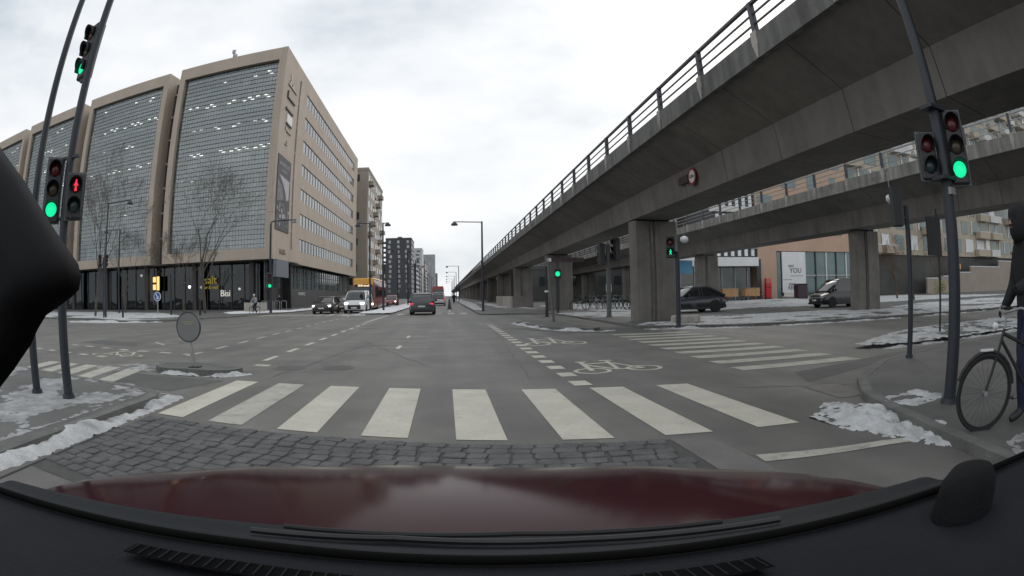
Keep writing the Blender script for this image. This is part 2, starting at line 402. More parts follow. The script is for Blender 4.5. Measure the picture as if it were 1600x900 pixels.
stripe([(-2.9, 60), (-2.78, 60), (-2.78, 320), (-2.9, 320)], PAINT2)
def bike_symbol(ox, oy, sx, sy, m):
    b = MB(); z = 0.006
    def P(u, v): return (ox + u * sx, oy + v * sy)
    for cx in (0.21, 0.79):
        b.ring(P(cx, 0.26), 0.155, 0.205, z, 30, sx, sy * 0.75 * 1.25)
    def bar(a, c, wd):
        a, c = Vector(P(*a)), Vector(P(*c)); d = (c - a).normalized(); n = Vector((-d.y, d.x)) * wd / 2
        b.quad((a.x - n.x, a.y - n.y, z + bar.k), (c.x - n.x, c.y - n.y, z + bar.k), (c.x + n.x, c.y + n.y, z + bar.k), (a.x + n.x, a.y + n.y, z + bar.k)); bar.k += 0.0003
    bar.k = 0.0004
    bar((0.21, 0.26), (0.26, 0.98), 0.10); bar((0.20, 0.98), (0.34, 0.98), 0.12)
    bar((0.25, 0.72), (0.50, 0.26), 0.09); bar((0.25, 0.78), (0.56, 0.82), 0.12); bar((0.50, 0.26), (0.58, 0.95), 0.09)
    bar((0.50, 0.27), (0.79, 0.27), 0.11); bar((0.57, 0.78), (0.79, 0.27), 0.09); bar((0.50, 1.0), (0.66, 1.0), 0.14)
    return b.build('bicycle_symbol', m, road)
bike_symbol(2.2, 9.05, 1.72, 1.85, PAINT); bike_symbol(2.15, 14.65, 1.8, 2.7, PAINT)
bike_symbol(-9.75, 11.5, 1.9, 1.6, PAINT2)
# patches, seams and manholes in the asphalt
def patch(name, poly, m, z=0.003): return sheet(name, poly, z, m, road)
patch('asphalt_patch', [(-12.9, 14.9), (-9.9, 14.4), (-9.7, 15.6), (-12.7, 16.3)], ASPH_D)
patch('asphalt_patch', [(-6.3, 7.75), (-4.4, 7.5), (-3.95, 8.8), (-5.3, 9.0), (-6.9, 9.2)], ASPH_D)
patch('asphalt_patch', [(2.6, 23.0), (4.0, 19.3), (7.3, 17.5), (7.9, 20.0), (5.9, 22)], ASPH_D, 0.0025)
patch('asphalt_patch', [(5.2, 4.95 + 1.6), (8, 7.4), (14, 8.3), (8.4, 8.0), (5.6, 7.5)], ASPH_D)
patch('seam', [(-3.9, 24.1), (-2.6, 24.9), (-2.6, 25.15), (-3.9, 24.35)], DARK)
patch('seam', [(-3.8, -4), (-3.76, -4), (-3.76, 5.0), (-3.8, 5.0)], DARK)
for x, y in ((-3.26, 10.75), (-2.25, 10.83)):
    b = MB(); b.ring((x, y), 0.0005, 0.30, 0.004); b.build('manhole_cover', ASPH_D, road)
    b = MB(); b.ring((x, y), 0.30, 0.36, 0.006); b.build('manhole_frame', KERB, road)

random.seed(41)
for (x, y, dx, dy, n) in ((-3.2, 9.4, 0.05, 0.42, 22), (1.35, 8.7, 0.02, 0.5, 30), (-6.2, 15.0, 0.45, 0.05, 16), (3.9, 6.9, 0.22, -0.12, 9), (-0.4, 11.0, -0.18, 0.5, 14), (4.6, 11.0, 0.4, 0.3, 10)):
    L_, R_c = [], []
    for k in range(n + 1):
        j = random.uniform(-.07, .07); w_ = random.uniform(.006, .013) * (0.3 if k in (0, n) else 1)
        px, py = x + dx * k + j * (dy != 0) * 0.6, y + dy * k + j * 0.5
        L_.append((px - w_, py)); R_c.append((px + w_, py + w_))
    b = MB(); b.add([(p[0], p[1], 0.0042) for p in L_ + R_c], [(k, n + 1 + k, n + 2 + k, k + 1) for k in range(n)]); b.build('sealed_crack', mat('tar_seal', (0.05, 0.05, 0.05), 0.6, 0.2), road)
# granite setts between the crossing and the car, each one its own piece
strip = sheet('cobbled_strip', [(-3.75, 5.22 - 0.185 * -3.75 - 0.16), (2.02, 5.22 - 0.185 * 2.02 - 0.16), (2.02, 2.6), (-3.75, 3.2)], 0.003, JOINT)
random.seed(11)
def sett_mesh(i):
    bm = bmesh.new(); rx, ry = 0.1 + random.uniform(-.016, .006), 0.079 + random.uniform(-.008, .003)
    pts = []
    for sx, sy in ((-1, -1), (0, -1), (1, -1), (1, 1), (0, 1), (-1, 1)):
        if sx == 0: pts.append((random.uniform(-.02, .02), sy * ry + random.uniform(-.004, .004)))
        else:
            cx, cy = sx * rx + random.uniform(-.008, .004) * sx, sy * ry + random.uniform(-.007, .002) * sy
            c = [(cx - sx * 0.018, cy), (cx, cy - sy * 0.018)]
            pts += c if sx * sy > 0 and sy > 0 or sx * sy < 0 and sy > 0 else c
    ctr = lambda p: math.atan2(p[1], p[0] * 0.8)
    pts.sort(key=ctr); n = len(pts)
    lo = [bm.verts.new((x, y, -0.01)) for x, y in pts]; mi = [bm.verts.new((x * .985, y * .98, 0.006)) for x, y in pts]
    hi = [bm.verts.new((x * .90, y * .87, 0.0125 + random.uniform(-.0015, .0015))) for x, y in pts]
    for k in range(n):
        j = (k + 1) % n
        bm.faces.new((lo[k], lo[j], mi[j], mi[k])); bm.faces.new((mi[k], mi[j], hi[j], hi[k]))
    bm.faces.new(hi)
    me = bpy.data.meshes.new('cobble'); bm.to_mesh(me); bm.free(); me.materials.append(SETT)
    return me
SM = [sett_mesh(i) for i in range(10)]
rest = MB(); nc = 0
for row in range(14):
    off = random.uniform(0, 0.2)
    x = -3.68 + off * 0.5
    while x < 1.95:
        y = 5.22 - 0.185 * x - 0.25 - row * 0.164 + random.uniform(-.006, .006)
        a = -0.183 + random.uniform(-.05, .05)
        me = SM[random.randrange(10)]
        if y > 2.9:
            if nc < 300:
                o = link('cobble', me, strip, (x, y, 0.004 + random.uniform(-.004, .004)), (random.uniform(-.03, .03), random.uniform(-.03, .03), a)); nc += 1
            else:
                mm = T(x, y, 0.004) @ Rz(a); rest.add([mm @ v.co for v in me.vertices], [tuple(p.vertices) for p in me.polygons])
        x += random.uniform(0.190, 0.212)
if rest.v: tag(rest.build('cobbles_beyond', SETT, strip, 60), kind='stuff')
sheet('gutter_slab', [(2.03, 4.70), (2.42, 4.60), (2.46, 2.2), (2.03, 2.2)], 0.006, mat('slab_grey', (0.15, 0.148, 0.138), 0.85, 0.15, 2.0, 0.2, 60, fine=0.12))
sheet('gutter_slab_right', [(4.9, 6.35), (5.45, 6.1), (5.25, 5.2), (4.75, 5.25)], 0.006, CONC)

# ------------------------------------------------------------------ the twin viaducts
def rounded_rect(x0, x1, y0, y1, c):
    return [(x0 + c, y0), (x1 - c, y0), (x1, y0 + c), (x1, y1 - c), (x1 - c, y1), (x0 + c, y1), (x0, y1 - c), (x0, y0 + c)]
PIL_Y = [23.0 + 21.7 * k for k in range(-2, 25)]
SEG = 3.0
def viaduct(dx, label, pdx):
    CP = CONC_P if dx < 5 else mat('concrete_parapet_lit', (0.225, 0.222, 0.205), 0.85, 0.18, 0.9, 0.25, 40, streak=0.26, fine=0.06, dirt=((0.12, 0.122, 0.095), 1.1, 0.52, 0.75))  # same concrete twice: backlit darkness and brighter light go into the base colours
    root = thing('viaduct', label, 'viaduct', (dx, 0, 0), group='elevated railway viaducts')
    sec = [(6.62, 6.86), (6.62, 6.36), (8.08, 5.58), (8.22, 4.63), (10.05, 4.63), (10.26, 5.58), (11.78, 6.36), (11.78, 6.86)]
    seg = MB().sweep_y(sec, 0.012, SEG - 0.012).mesh('girder_segment', CONC)
    core = [(6.7, 6.80), (6.7, 6.40), (8.14, 5.62), (8.27, 4.67), (10.0, 4.67), (10.2, 5.62), (11.7, 6.40), (11.7, 6.80)]
    MB().sweep_y(core, -44.9, 119.9).build('girder_core', CONC, root)
    y = -45.0; k = 0
    while y < 119:
        link('girder_segment', seg, root, (0, y + 2.2, 0)); y += SEG
    MB().sweep_y(sec, y + 2.2, 720).build('girder', CONC, root)
    pan = MB(); pan.box(6.46, 6.615, 0.01, SEG - 0.01, 6.32, 6.92)
    pan = pan.mesh('parapet_panel', CP)
    plm = MB().prism([(6.43, -0.12), (6.458, -0.12), (6.458, 0.12), (6.43, 0.12)], 6.62, 6.97).add([(6.432, -0.10, 6.62), (6.432, 0.10, 6.62), (6.45, 0.03, 6.33), (6.45, -0.03, 6.33), (6.459, -0.10, 6.62), (6.459, 0.10, 6.62), (6.459, 0.03, 6.33), (6.459, -0.03, 6.33)], [(0, 1, 2, 3), (0, 3, 7, 4), (1, 5, 6, 2), (3, 2, 6, 7)]).mesh('pilaster', CONC_L)
    pil = MB(); pil.box(6.47, 6.60, -0.065, 0.065, 6.90, 7.76); pil.box(6.44, 6.64, -0.11, 0.11, 6.921, 6.95); post = pil.mesh('railing_post', STEEL)
    y = -45.0; n = 0
    while y < 150:
        link('parapet_panel', pan, root, (0, y + 0.1 + SEG * 0, 0)); link('railing_post', post, root, (0, y + 0.1, 0)); link('pilaster', plm, root, (0, y + 0.1, 0)); y += SEG; n += 1
    b = MB(); b.box(6.46, 6.615, y + 0.1, 720, 6.32, 6.92); b.build('parapet', CP, root)
    b = MB(); yy = y + 0.1
    while yy < 420: b.box(6.47, 6.60, yy - .08, yy + .08, 6.90, 7.76); yy += SEG
    tag(b.build('railing_posts', STEEL, root), kind='stuff')
    for z, h, wd in ((7.70, 0.07, 0.09), (7.43, 0.036, 0.04), (7.17, 0.036, 0.04)):
        MB().box(6.535 - wd / 2, 6.535 + wd / 2, -45, 720, z, z + h).build('rail', STEEL if dx < 5 else STEEL_L, root)
    b = MB(); b.box(11.785, 11.94, -45, 720, 6.32, 6.92); b.build('parapet', CONC_P, root)
    b = MB()
    yy = -44.9
    while yy < 300: b.box(11.80, 11.93, yy - .06, yy + .06, 6.90, 7.76); yy += SEG
    tag(b.build('railing_posts', STEEL, root), kind='stuff')
    for z in (7.70, 7.43, 7.17): MB().box(11.83, 11.90, -45, 720, z, z + 0.045).build('rail', STEEL, root)
    pm = MB()
    prof = rounded_rect(8.18, 10.38, 0.0, 0.8, 0.12)
    prof = [(8.30, 0), (8.93, 0), (8.93, 0.05), (9.22, 0.05), (9.22, 0)] + prof[1:]
    pm.prism(prof, 0.0, 4.47)
    pme = pm.mesh('pillar', CONC)
    cap = MB().box(0, 0.5, 0.12, 0.68, 4.47, 4.64).mesh('bearing', DARK)
    pipe = MB().tube((9.075, 0.03, 0.05), (9.075, 0.03, 4.4), 0.05, n=8); 
    clip = MB().box(8.95, 9.2, -0.03, 0.045, 0, 0.035).mesh('pipe_clip', CONC_P)
    pipe = pipe.mesh('downpipe', CONC_P)
    for y in PIL_Y:
        if y > 360: continue
        p = link('pillar', pme, root, (pdx, y, 0.09)); link('bearing', cap, p, (8.4, 0, 0)); link('bearing', cap, p, (9.5, 0, 0)); link('downpipe', pipe, p)
        for z in (0.5, 1.35, 2.4, 3.4): link('pipe_clip', clip, p, (0, 0, z))
    return root
v1 = viaduct(0.0, 'grey concrete railway viaduct nearest the road with dark railing against the sky', 0.0)
v2 = viaduct(13.45, 'second concrete viaduct farther back with pale railing, beyond the first viaduct', 0.45)
# ------------------------------------------------------------------ the office block on the left
random.seed(5)
CEIL_L = emis('ceiling_light', (1.0, 0.97, 0.9), 2.2)
SLABM = mat('floor_slab', (0.62, 0.66, 0.65), 0.8, 0.1)
MULL2 = mat('facade_mullion_pale', (0.24, 0.27, 0.27), 0.5, 0.1, 1.0)
MULL = mat('facade_mullion', (0.10, 0.12, 0.125), 0.5, 0.1, 1.0, metal=0.3)
INNER = mat('office_interior', (0.55, 0.61, 0.59), 0.9, 0.35, 0.5)
BLIND = mat('spandrel_glass', (0.075, 0.092, 0.098), 0.2, 0.15, 0.3, spec=0.8)
ob_ = thing('office_building', 'beige stone office block with glazed bays and long ribbon windows at the junction corner', 'building', (0, 0, 0))
CX, CY, ZT, ZB = -20.2, 60.6, 32.7, 5.95
ux, uy = -0.9925, 0.122
FM = Matrix(((ux, -uy, 0, CX), (uy, ux, 0, CY), (0, 0, 1, 0), (0, 0, 0, 1)))   # local x along the front (leftwards), local -y.. depth
# local frame: s along front, d = depth into the building (+), z up
def FP(s_, d, z): return Vector((CX + ux * s_ + 0.122 * d, CY + uy * s_ + 0.9925 * d, z))
def fbox(b, s0, s1, d0, d1, z0, z1):
    v = [FP(s_, d, z) for z in (z0, z1) for s_, d in ((s0, d0), (s1, d0), (s1, d1), (s0, d1))]
    return b.add(v, [(0, 1, 2, 3), (7, 6, 5, 4), (1, 0, 4, 5), (2, 1, 5, 6), (3, 2, 6, 7), (0, 3, 7, 4)])
FLO = [ZB + 1.25 + k * (ZT - 1.7 - ZB - 1.25) / 7 for k in range(8)]
BAYS = [(0.0, 17.3), (19.5, 37.9), (40.2, 58.4), (60.6, 78.6)]
for bi, (s0, s1) in enumerate(BAYS):
    fb = MB()
    j0, j1 = 0.95, 0.95
    dep = 1.1 if bi else 1.1
    bd = dep + 8 if bi else 0.62
    if bi == 0: s0 = 0.09
    fbox(fb, s0, s1, 0, bd, ZT - 1.7, ZT); fbox(fb, s0, s1, 0, bd, ZB, ZB + 1.25)
    if bi: fbox(fb, s0, s0 + j0, 0, dep + 8, ZB + 1.25, ZT - 1.7)
    else: fbox(fb, s0, s0 + j0, 0, 0.62, ZB + 1.25, ZT - 1.7)
    fbox(fb, s1 - j1, s1, 0, dep + 8, ZB + 1.25, ZT - 1.7)
    bay = fb.build('bay_frame', STONE, ob_)
    g = MB(); a, c = s0 + j0, s1 - j1
    g.quad(FP(a, 0.55, ZB + 1.25), FP(a, 0.55, ZT - 1.7), FP(c, 0.55, ZT - 1.7), FP(c, 0.55, ZB + 1.25)); g.build('glazing', GLASS, bay)
    mu = MB(); n = 34
    for k in range(n + 1):
        q = a + (c - a) * k / n; fbox(mu, q - 0.012, q + 0.012, 0.52, 0.545, ZB + 1.25, ZT - 1.7)
    tag(mu.build('mullions', MULL2, bay), kind='stuff')
    mu = MB(); z = ZB + 1.25
    while z < ZT - 1.7:
        fbox(mu, a, c, 0.48, 0.535, z, z + 0.05); z += 0.57
    tag(mu.build('transoms', MULL, bay), kind='stuff')
    for k in range(8):
        sp = MB()
        if k: fbox(sp, a, c, 0.60, 0.75, FLO[k] - 0.85, FLO[k] + 0.60)
        else: fbox(sp, a, c, 0.60, 0.75, FLO[0], FLO[0] + 0.3)
        if k < 8: sp.build('spandrel', BLIND, bay)
    fl = MB()
    for k in range(1, 8): fbox(fl, a, c, 0.8, 3.6, FLO[k] - 0.45, FLO[k] - 0.05)
    fbox(fl, a, c, 3.6, 3.8, ZB + 1.25, ZT - 1.7)
    fl.build('floor_slabs', SLABM, bay)
    pt = MB()
    for k in range(7):
        q = a
        while q < c - 0.5:
            wd = random.uniform(0.8, 2.6)
            if random.random() < 0.55: fbox(pt, q, min(q + wd * 0.7, c), random.uniform(1.6, 3.2), 3.5, FLO[k], FLO[k] + random.uniform(0.9, 2.7))
            q += wd
    tag(pt.build('office_partitions', INNER, bay), kind='stuff')
    cl = MB()
    for k in range(1, 8):
        dens = [0, 0.12, 0.05, 0.32, 0.75, 0.45, 0.65, 0.25][k] if bi == 0 else [0, 0.5, 0.1, 0.05, 0.5, 0.2, 0.55, 0.2][k]
        for r in range(3):
            q = a + 0.8
            while q < c - 0.6:
                if random.random() < dens * (0.75 if r else 0.6):
                    fbox(cl, q, q + 0.5, 1.1 + r * 0.85, 1.22 + r * 0.85, FLO[k] - 0.52, FLO[k] - 0.46)
                q += 1.25
    if cl.v: tag(cl.build('ceiling_lights', CEIL_L, bay), kind='stuff')
    # dark recess between the bays
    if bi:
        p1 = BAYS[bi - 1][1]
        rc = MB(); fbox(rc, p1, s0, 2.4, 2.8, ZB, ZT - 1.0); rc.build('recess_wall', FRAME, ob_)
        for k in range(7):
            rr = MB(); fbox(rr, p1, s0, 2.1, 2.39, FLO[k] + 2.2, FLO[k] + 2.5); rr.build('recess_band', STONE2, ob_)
# street side
sw = MB(); X0, X1 = CX - 0.6, CX
YA, YE = CY + 0.02, 121.5
WY0, WY1 = 72.6, 117.0
ROWS = [(7.72 + k * 3.49, 9.42 + k * 3.49) for k in range(7)]
def yb(y0, y1, z0, z1, x0=X0, x1=X1, b=sw): b.box(x0, x1, y0, y1, z0, z1)
SL0, SL1 = 68.3, 69.0
yb(YA + 0.0, SL0, ZB, ZT); yb(SL1, WY0, ZB, ZT); yb(WY1, YE, ZB, ZT)
yb(SL0, SL1, ZB, 7.6); yb(SL0, SL1, 30.9, ZT)
zl = ZB
for a, c in ROWS:
    yb(WY0, WY1, zl, a); zl = c
yb(WY0, WY1, zl, ZT)
sw.build('street_wall', STONE, ob_)
MB().box(X0 - 0.1, X0 - 0.02, SL0, SL1, 7.6, 30.9).build('slot_window', WGLASS, ob_)
for k in range(7): MB().box(X0 - 0.02, X1 - 0.1, SL0, SL1, 9.9 + k * 3.49, 10.15 + k * 3.49).build('slot_band', STONE2, ob_)
MB().box(X0 - 0.32, X0 - 0.30, WY0 - .5, WY1 + .5, 7, 31).build('ribbon_back', FRAME, ob_)
WSKY = mat('ribbon_glass', (0.20, 0.22, 0.23), 0.05, 0.3, 0.4, spec=1.0)
NW = 25; pw = (WY1 - WY0) / NW
wm = MB().box(-0.02, 0.02, 0.56, pw - 0.04, 0.06, 1.64).mesh('window', WSKY)
wf = MB().box(-0.10, 0.04, 0.0, 0.52, 0.002, 1.698).mesh('window_pier', FRAME)
for a, c in ROWS:
    for k in range(NW):
        o = link('window', wm, ob_, (X1 - 0.14, WY0 + k * pw, a)); link('window_pier', wf, o)
MB().box(X0 - 18, X0 - 0.7, 72, YE, ZB, ZT - 0.02).box(X0 - 70, X0 - 0.7, CY + 18, YE - 1, ZB, ZT - 0.3).build('core', STONE2, ob_)
MB().box(CX - 30, CX - 0.7, CY + 9.3, YE - 0.5, ZT - 0.3, ZT - 0.05).build('roof', CONC, ob_)
fm = MB(); fm.tube(FP(9.0, 1.0, ZT), FP(9.0, 1.0, ZT + 1.3), 0.10); fm.cbox(FP(9.0, 1.0, ZT + 1.4), (0.5, 0.3, 0.5)); fm.cbox(FP(8.6, 1.0, ZT + 0.45), (0.5, 0.3, 0.9)); fm.build('roof_mast', STEEL_L, ob_)
# glazed ground floor, set back under the overhang
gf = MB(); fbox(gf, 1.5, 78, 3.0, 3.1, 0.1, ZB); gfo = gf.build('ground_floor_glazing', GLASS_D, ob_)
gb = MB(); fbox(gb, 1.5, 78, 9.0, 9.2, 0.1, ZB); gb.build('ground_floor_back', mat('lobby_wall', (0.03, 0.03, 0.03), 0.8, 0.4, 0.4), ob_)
random.seed(77)
LOB = emis('lobby_lamp', (1.0, 0.72, 0.42), 0.9); ll = MB()  # small glowing boxes added at random to break up the dark ground floor
for k in range(34):
    q = random.uniform(2, 76); d_ = random.uniform(3.6, 8.4); z_ = random.choice((4.9, 4.9, 2.6, 1.9)); fbox(ll, q, q + random.uniform(.15, .5), d_, d_ + 0.15, z_, z_ + random.uniform(.05, .14))
tag(ll.build('added_lobby_glows', LOB, ob_), kind='stuff')
lf = MB()
for k in range(40):
    q = random.uniform(2, 76); d_ = random.uniform(4.0, 8.0); fbox(lf, q, q + random.uniform(.4, 2.2), d_, d_ + 0.6, 0.1, random.uniform(0.8, 3.4))
tag(lf.build('lobby_furniture', mat('lobby_furnish', (0.16, 0.12, 0.09), 0.7, 0.5, 0.6), ob_), kind='stuff')
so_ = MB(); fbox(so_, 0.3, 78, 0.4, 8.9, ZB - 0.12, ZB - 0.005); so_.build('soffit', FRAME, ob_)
for k in range(40):
    mm = MB(); q = 1.5 + k * 1.95; fbox(mm, q, q + 0.09, 2.9, 3.15, 0.1, ZB - 0.13); mm.build('mullion', FRAME, gfo)
for k in range(9):
    mm = MB(); q = 3.2 + k * 8.9; fbox(mm, q, q + 0.6, 1.2, 1.8, 0.1, ZB - 0.13); mm.build('column', mat('dark_stone', (0.05, 0.047, 0.045), 0.7, 0.2), ob_)
sg = MB().box(CX - 1.7, CX - 1.6, CY + 1.8, YE - 0.3, 2.7, ZB - 0.002).build('street_glazing', mat('teal_glazing', (0.10, 0.135, 0.14), 0.07, 0.5, 0.25, spec=1.0), ob_)
for k in range(33):
    MB().box(CX - 1.6, CX - 1.52, CY + 2.2 + k * 1.8, CY + 2.32 + k * 1.8, 2.7, ZB - 0.004).build('mullion', STEEL_L if k % 3 == 0 else FRAME, sg)
for z in (3.6, 4.7): MB().box(CX - 1.6, CX - 1.54, CY + 1.9, YE - 0.4, z, z + 0.08).build('transom', FRAME, sg)
MB().box(CX - 1.75, CX - 1.5, CY + 1.8, YE - 0.3, 0.1, 2.69).build('plinth_wall', mat('dark_plinth', (0.045, 0.045, 0.05), 0.4, 0.25, 0.6), ob_)
text('lettering', 'KONFERENCE', 0.62, WHITE, ob_, (CX - 1.47, 79.5, 2.0), (rad(90), 0, rad(90)), 0.02)
# sign lettering and banner on the corner pier
DSIGN = mat('bronze_sign', (0.10, 0.085, 0.07), 0.5, 0.1)
EMB = mat('emblem_grey', (0.30, 0.25, 0.20), 0.5, 0.1)
def bar(n, y0, y1, z0, z1, m=DSIGN, x1=0.22): MB().box(CX + 0.004, CX + x1, y0, y1, z0, z1).build(n, m, ob_)
bar('letter_stroke', 62.8, 66.9, 28.1, 28.3, EMB, 0.15); bar('letter_stroke', 63.2, 64.0, 28.31, 28.9, EMB, 0.12); bar('letter_stroke', 64.6, 65.4, 28.31, 28.8, EMB, 0.12)
bar('letter_stroke', 62.8, 66.4, 26.35, 26.6); bar('letter_stroke', 62.8, 63.05, 26.61, 27.3)
bar('letter_stroke', 62.6, 66.0, 24.75, 25.0)
bar('sign_panel', 63.35, 65.7, 23.15, 24.3, WHITE, 0.16); bar('letter_stroke', 63.3, 65.75, 22.95, 23.14)
bar('letter_stroke', 63.9, 65.8, 22.0, 22.16, EMB, 0.15); bar('letter_stroke', 63.3, 63.5, 22.1, 22.6, EMB, 0.12)
bar('letter_stroke', 63.6, 64.6, 20.3, 20.45, EMB, 0.12); bar('letter_stroke', 64.2, 64.35, 20.46, 20.9, EMB, 0.12)
for zc in (29.6,): MB().lathe([(0.45, 0), (0.45, 0.06)], 18, T(CX + 0.004, 63.9, zc) @ Matrix.Rotation(rad(90), 4, 'Y')).build('emblem', EMB, ob_)
BAN = mat('banner_dark', (0.075, 0.075, 0.085), 0.7, 0.35, 0.8)
bn = MB().box(CX + 0.004, CX + 0.10, 61.3, 67.0, 9.5, 18.6).build('banner', BAN, ob_)
def banner_bits():
    BL = mat('banner_light', (0.42, 0.43, 0.46), 0.7, 0.25, 1.2); BMD = mat('banner_mid', (0.19, 0.19, 0.205), 0.7, 0.4, 1.0)
    x = CX + 0.106
    MB().add([(x, 62.0, 16.2), (x, 66.6, 16.0), (x, 66.4, 13.6), (x, 65.4, 13.4), (x, 64.8, 14.5), (x, 63.6, 15.4)], [(0, 5, 4, 3, 2, 1)]).build('banner_print', BL, bn)
    MB().add([(x, 61.6, 15.5), (x, 63.2, 14.9), (x, 64.3, 13.3), (x, 61.6, 12.9)], [(0, 3, 2, 1)]).build('banner_print', BMD, bn)
    text('banner_text', 'ARCHITECTURE', 0.58, BL, bn, (x, 64.1, 17.6), (rad(90), 0, rad(90)), 0.004)
    text('banner_text', 'UDLEJNING', 0.42, BL, bn, (x, 64.1, 16.85), (rad(90), 0, rad(90)), 0.004)
    random.seed(21)
    for k in range(26):
        y, z = random.uniform(61.6, 66.2), random.uniform(10.0, 12.5)
        MB().box(x - 0.003, x + 0.002 + k * 0.0002, y, y + random.uniform(.2, .7), z, z + random.uniform(.15, .5)).build('banner_print', random.choice((BL, BMD, BMD)), bn)
banner_bits()
text('lettering', 'PLAZA', 0.85, EMB, ob_, (CX + 0.05, 64.6, 7.0), (rad(90), 0, rad(90)), 0.04)
MB().box(CX + 0.01, CX + 0.45, 60.9, 66.0, 3.9, ZB - 0.01).build('hanging_sign', mat('sign_bluegrey', (0.14, 0.155, 0.18), 0.6, 0.1), ob_)
# lit signs under the overhang
SIGN_O = emis('sign_orange', (1.0, 0.55, 0.18), 1.5); SIGN_Y = emis('sign_yellow', (0.6, 0.48, 0.06), 0.22); SIGN_W = emis('sign_white', (0.9, 0.88, 0.8), 0.5)
def fsign(name, s0, s1, z0, z1, m, lab, d=2.7):
    b = MB(); fbox(b, s0, s1, d, d + 0.12, z0, z1)
    t = thing(name, lab, 'sign', FP((s0 + s1) / 2, d, z0)); o = b.build('panel', m, t); o.matrix_parent_inverse = Matrix.Translation(-t.location); return t
BX = mat('sign_box', (0.03, 0.03, 0.03), 0.5, 0.1)
tt = fsign('lit_sign', 19.2, 20.6, 2.6, 4.6, BX, 'small orange backlit sign box glowing in the dark ground floor glazing', 2.0)
for (a, c, z0, z1) in ((19.3, 19.75, 2.7, 4.5), (19.95, 20.5, 3.75, 4.45), (19.95, 20.5, 2.75, 3.45)):
    b = MB(); fbox(b, a, c, 1.93, 1.99, z0, z1); o = b.build('figure', SIGN_O, tt); o.matrix_parent_inverse = Matrix.Translation(-tt.location)
fr = math.atan2(uy, ux) + math.pi
t2 = thing('cafe_sign', 'yellow lit lettering in the ground floor behind the bare tree', 'sign', FP(10.6, 2.6, 2.9)); text('letters', 'salt', 1.5, SIGN_Y, t2, (0, 0, 0.9), (rad(90), 0, fr), 0.05); text('letters', 'bar & mad', 0.6, SIGN_Y, t2, (0, 0, 0.0), (rad(90), 0, fr), 0.05)
t3 = thing('cafe_sign', 'small white lettering sign low in the dark ground floor', 'sign', FP(8.2, 2.6, 1.6)); text('letters', 'Bisi', 1.15, SIGN_W, t3, (0, 0, 0.5), (rad(90), 0, fr), 0.05)
for i, (s_, z) in enumerate(((22.5, 4.7), (13.4, 3.0), (5.4, 2.6))):
    b = MB(); b.lathe([(0.05, -0.16), (0.17, -0.08), (0.17, 0.08), (0.05, 0.16)], 10, T(*FP(s_, 1.5, z))); o = b.build('globe_lamp', LAMPW if i == 1 else SIGN_W); MB().tube(FP(s_, 1.5, z + .16), FP(s_, 1.5, ZB - 0.1), 0.012, n=5).build('stem', FRAME, o)
    tag(o, ['dim white globe lamp hanging under the overhang, far from the corner', 'bright round globe lamp hanging under the office overhang', 'dim white globe lamp under the overhang nearest the building corner'][i], 'lamp')

# ------------------------------------------------------------------ houses further down the boulevard
def block(name, label, x0, x1, y0, y1, z1, m, floors, nx, ny, wm_, zb=3.2, frac=0.55, wh=0.5, seedv=1, skip=0.0, roofm=None):
    random.seed(seedv)
    t = thing(name, label, 'building', ((x0 + x1) / 2, y0, 0), group='buildings along the boulevard')
    M_ = Matrix.Translation(-t.location)
    def put(b, n, mm, par=t):
        o = b.build(n, mm, par)
        if par is t: o.matrix_parent_inverse = M_
        return o
    put(MB().box(x0, x1, y0, y1, 0, z1), 'wall', m)
    put(MB().box(x0 - .1, x1 + .1, y0 - .1, y1 + .1, z1 - 0.35, z1 + 0.25), 'roof', roofm or m)
    fh = (z1 - zb - 0.8) / floors
    cw = (x1 - x0) / max(nx, 1); cy_ = (y1 - y0) / max(ny, 1)
    for k in range(floors):
        z = zb + k * fh + fh * 0.25
        for i in range(nx):
            if random.random() < skip: continue
            j = random.uniform(-.12, .12) * cw
            put(MB().box(x0 + cw * (i + .5 - frac / 2) + j, x0 + cw * (i + .5 + frac / 2) + j, y0 - 0.04, y0 + 0.1, z, z + fh * wh), 'window', wm_)
        for i in range(ny):
            if random.random() < skip: continue
            j = random.uniform(-.2, .2) * cy_
            put(MB().box(x1 - 0.1, x1 + 0.04, y0 + cy_ * (i + .5 - frac / 2) + j, y0 + cy_ * (i + .5 + frac / 2) + j, z, z + fh * wh), 'window', wm_)
    return t, put
WPALE = mat('window_pale', (0.32, 0.34, 0.36), 0.12, 0.4, 0.2, spec=1.0)
blk, put = block('apartment_building', 'grey beige block with scattered dark windows just beyond the office block', -33, -18.3, 126, 156, 31.5, STONE2, 9, 1, 7, WGLASS, 3.5, 0.5, 0.55, 3, 0.0)
for k in range(9):
    for i in range(6):
        if (k * 5 + i * 3) % 4 == 0: put(MB().box(-18.4, -17.2, 127.5 + i * 4.8, 130.5 + i * 4.8, 3.6 + k * 3.02, 4.6 + k * 3.02), 'balcony', STONE2)
blk, put = block('apartment_building', 'dark brick tower with pale windows standing beyond the beige block', -35.5, -20.2, 322, 350, 35.4, mat('dark_brick', (0.07, 0.07, 0.078), 0.8, 0.12, 0.4), 11, 3, 3, WPALE, 3.0, 0.28, 0.6, 4)
for k in range(11): put(MB().box(-37.0, -35.5, 323, 326, 4.0 + k * 2.85, 5.1 + k * 2.85), 'balcony', mat('balcony_dark', (0.06, 0.06, 0.065), 0.7))
put(MB().box(-29, -26.5, 330, 334, 35.4, 37.2), 'roof_hut', CONC)
BR = mat('far_brick', (0.22, 0.19, 0.17), 0.85, 0.15, 0.2); FG = mat('far_grey', (0.30, 0.31, 0.32), 0.85, 0.15, 0.2); FW = mat('far_white', (0.5, 0.51, 0.52), 0.8, 0.1, 0.2)
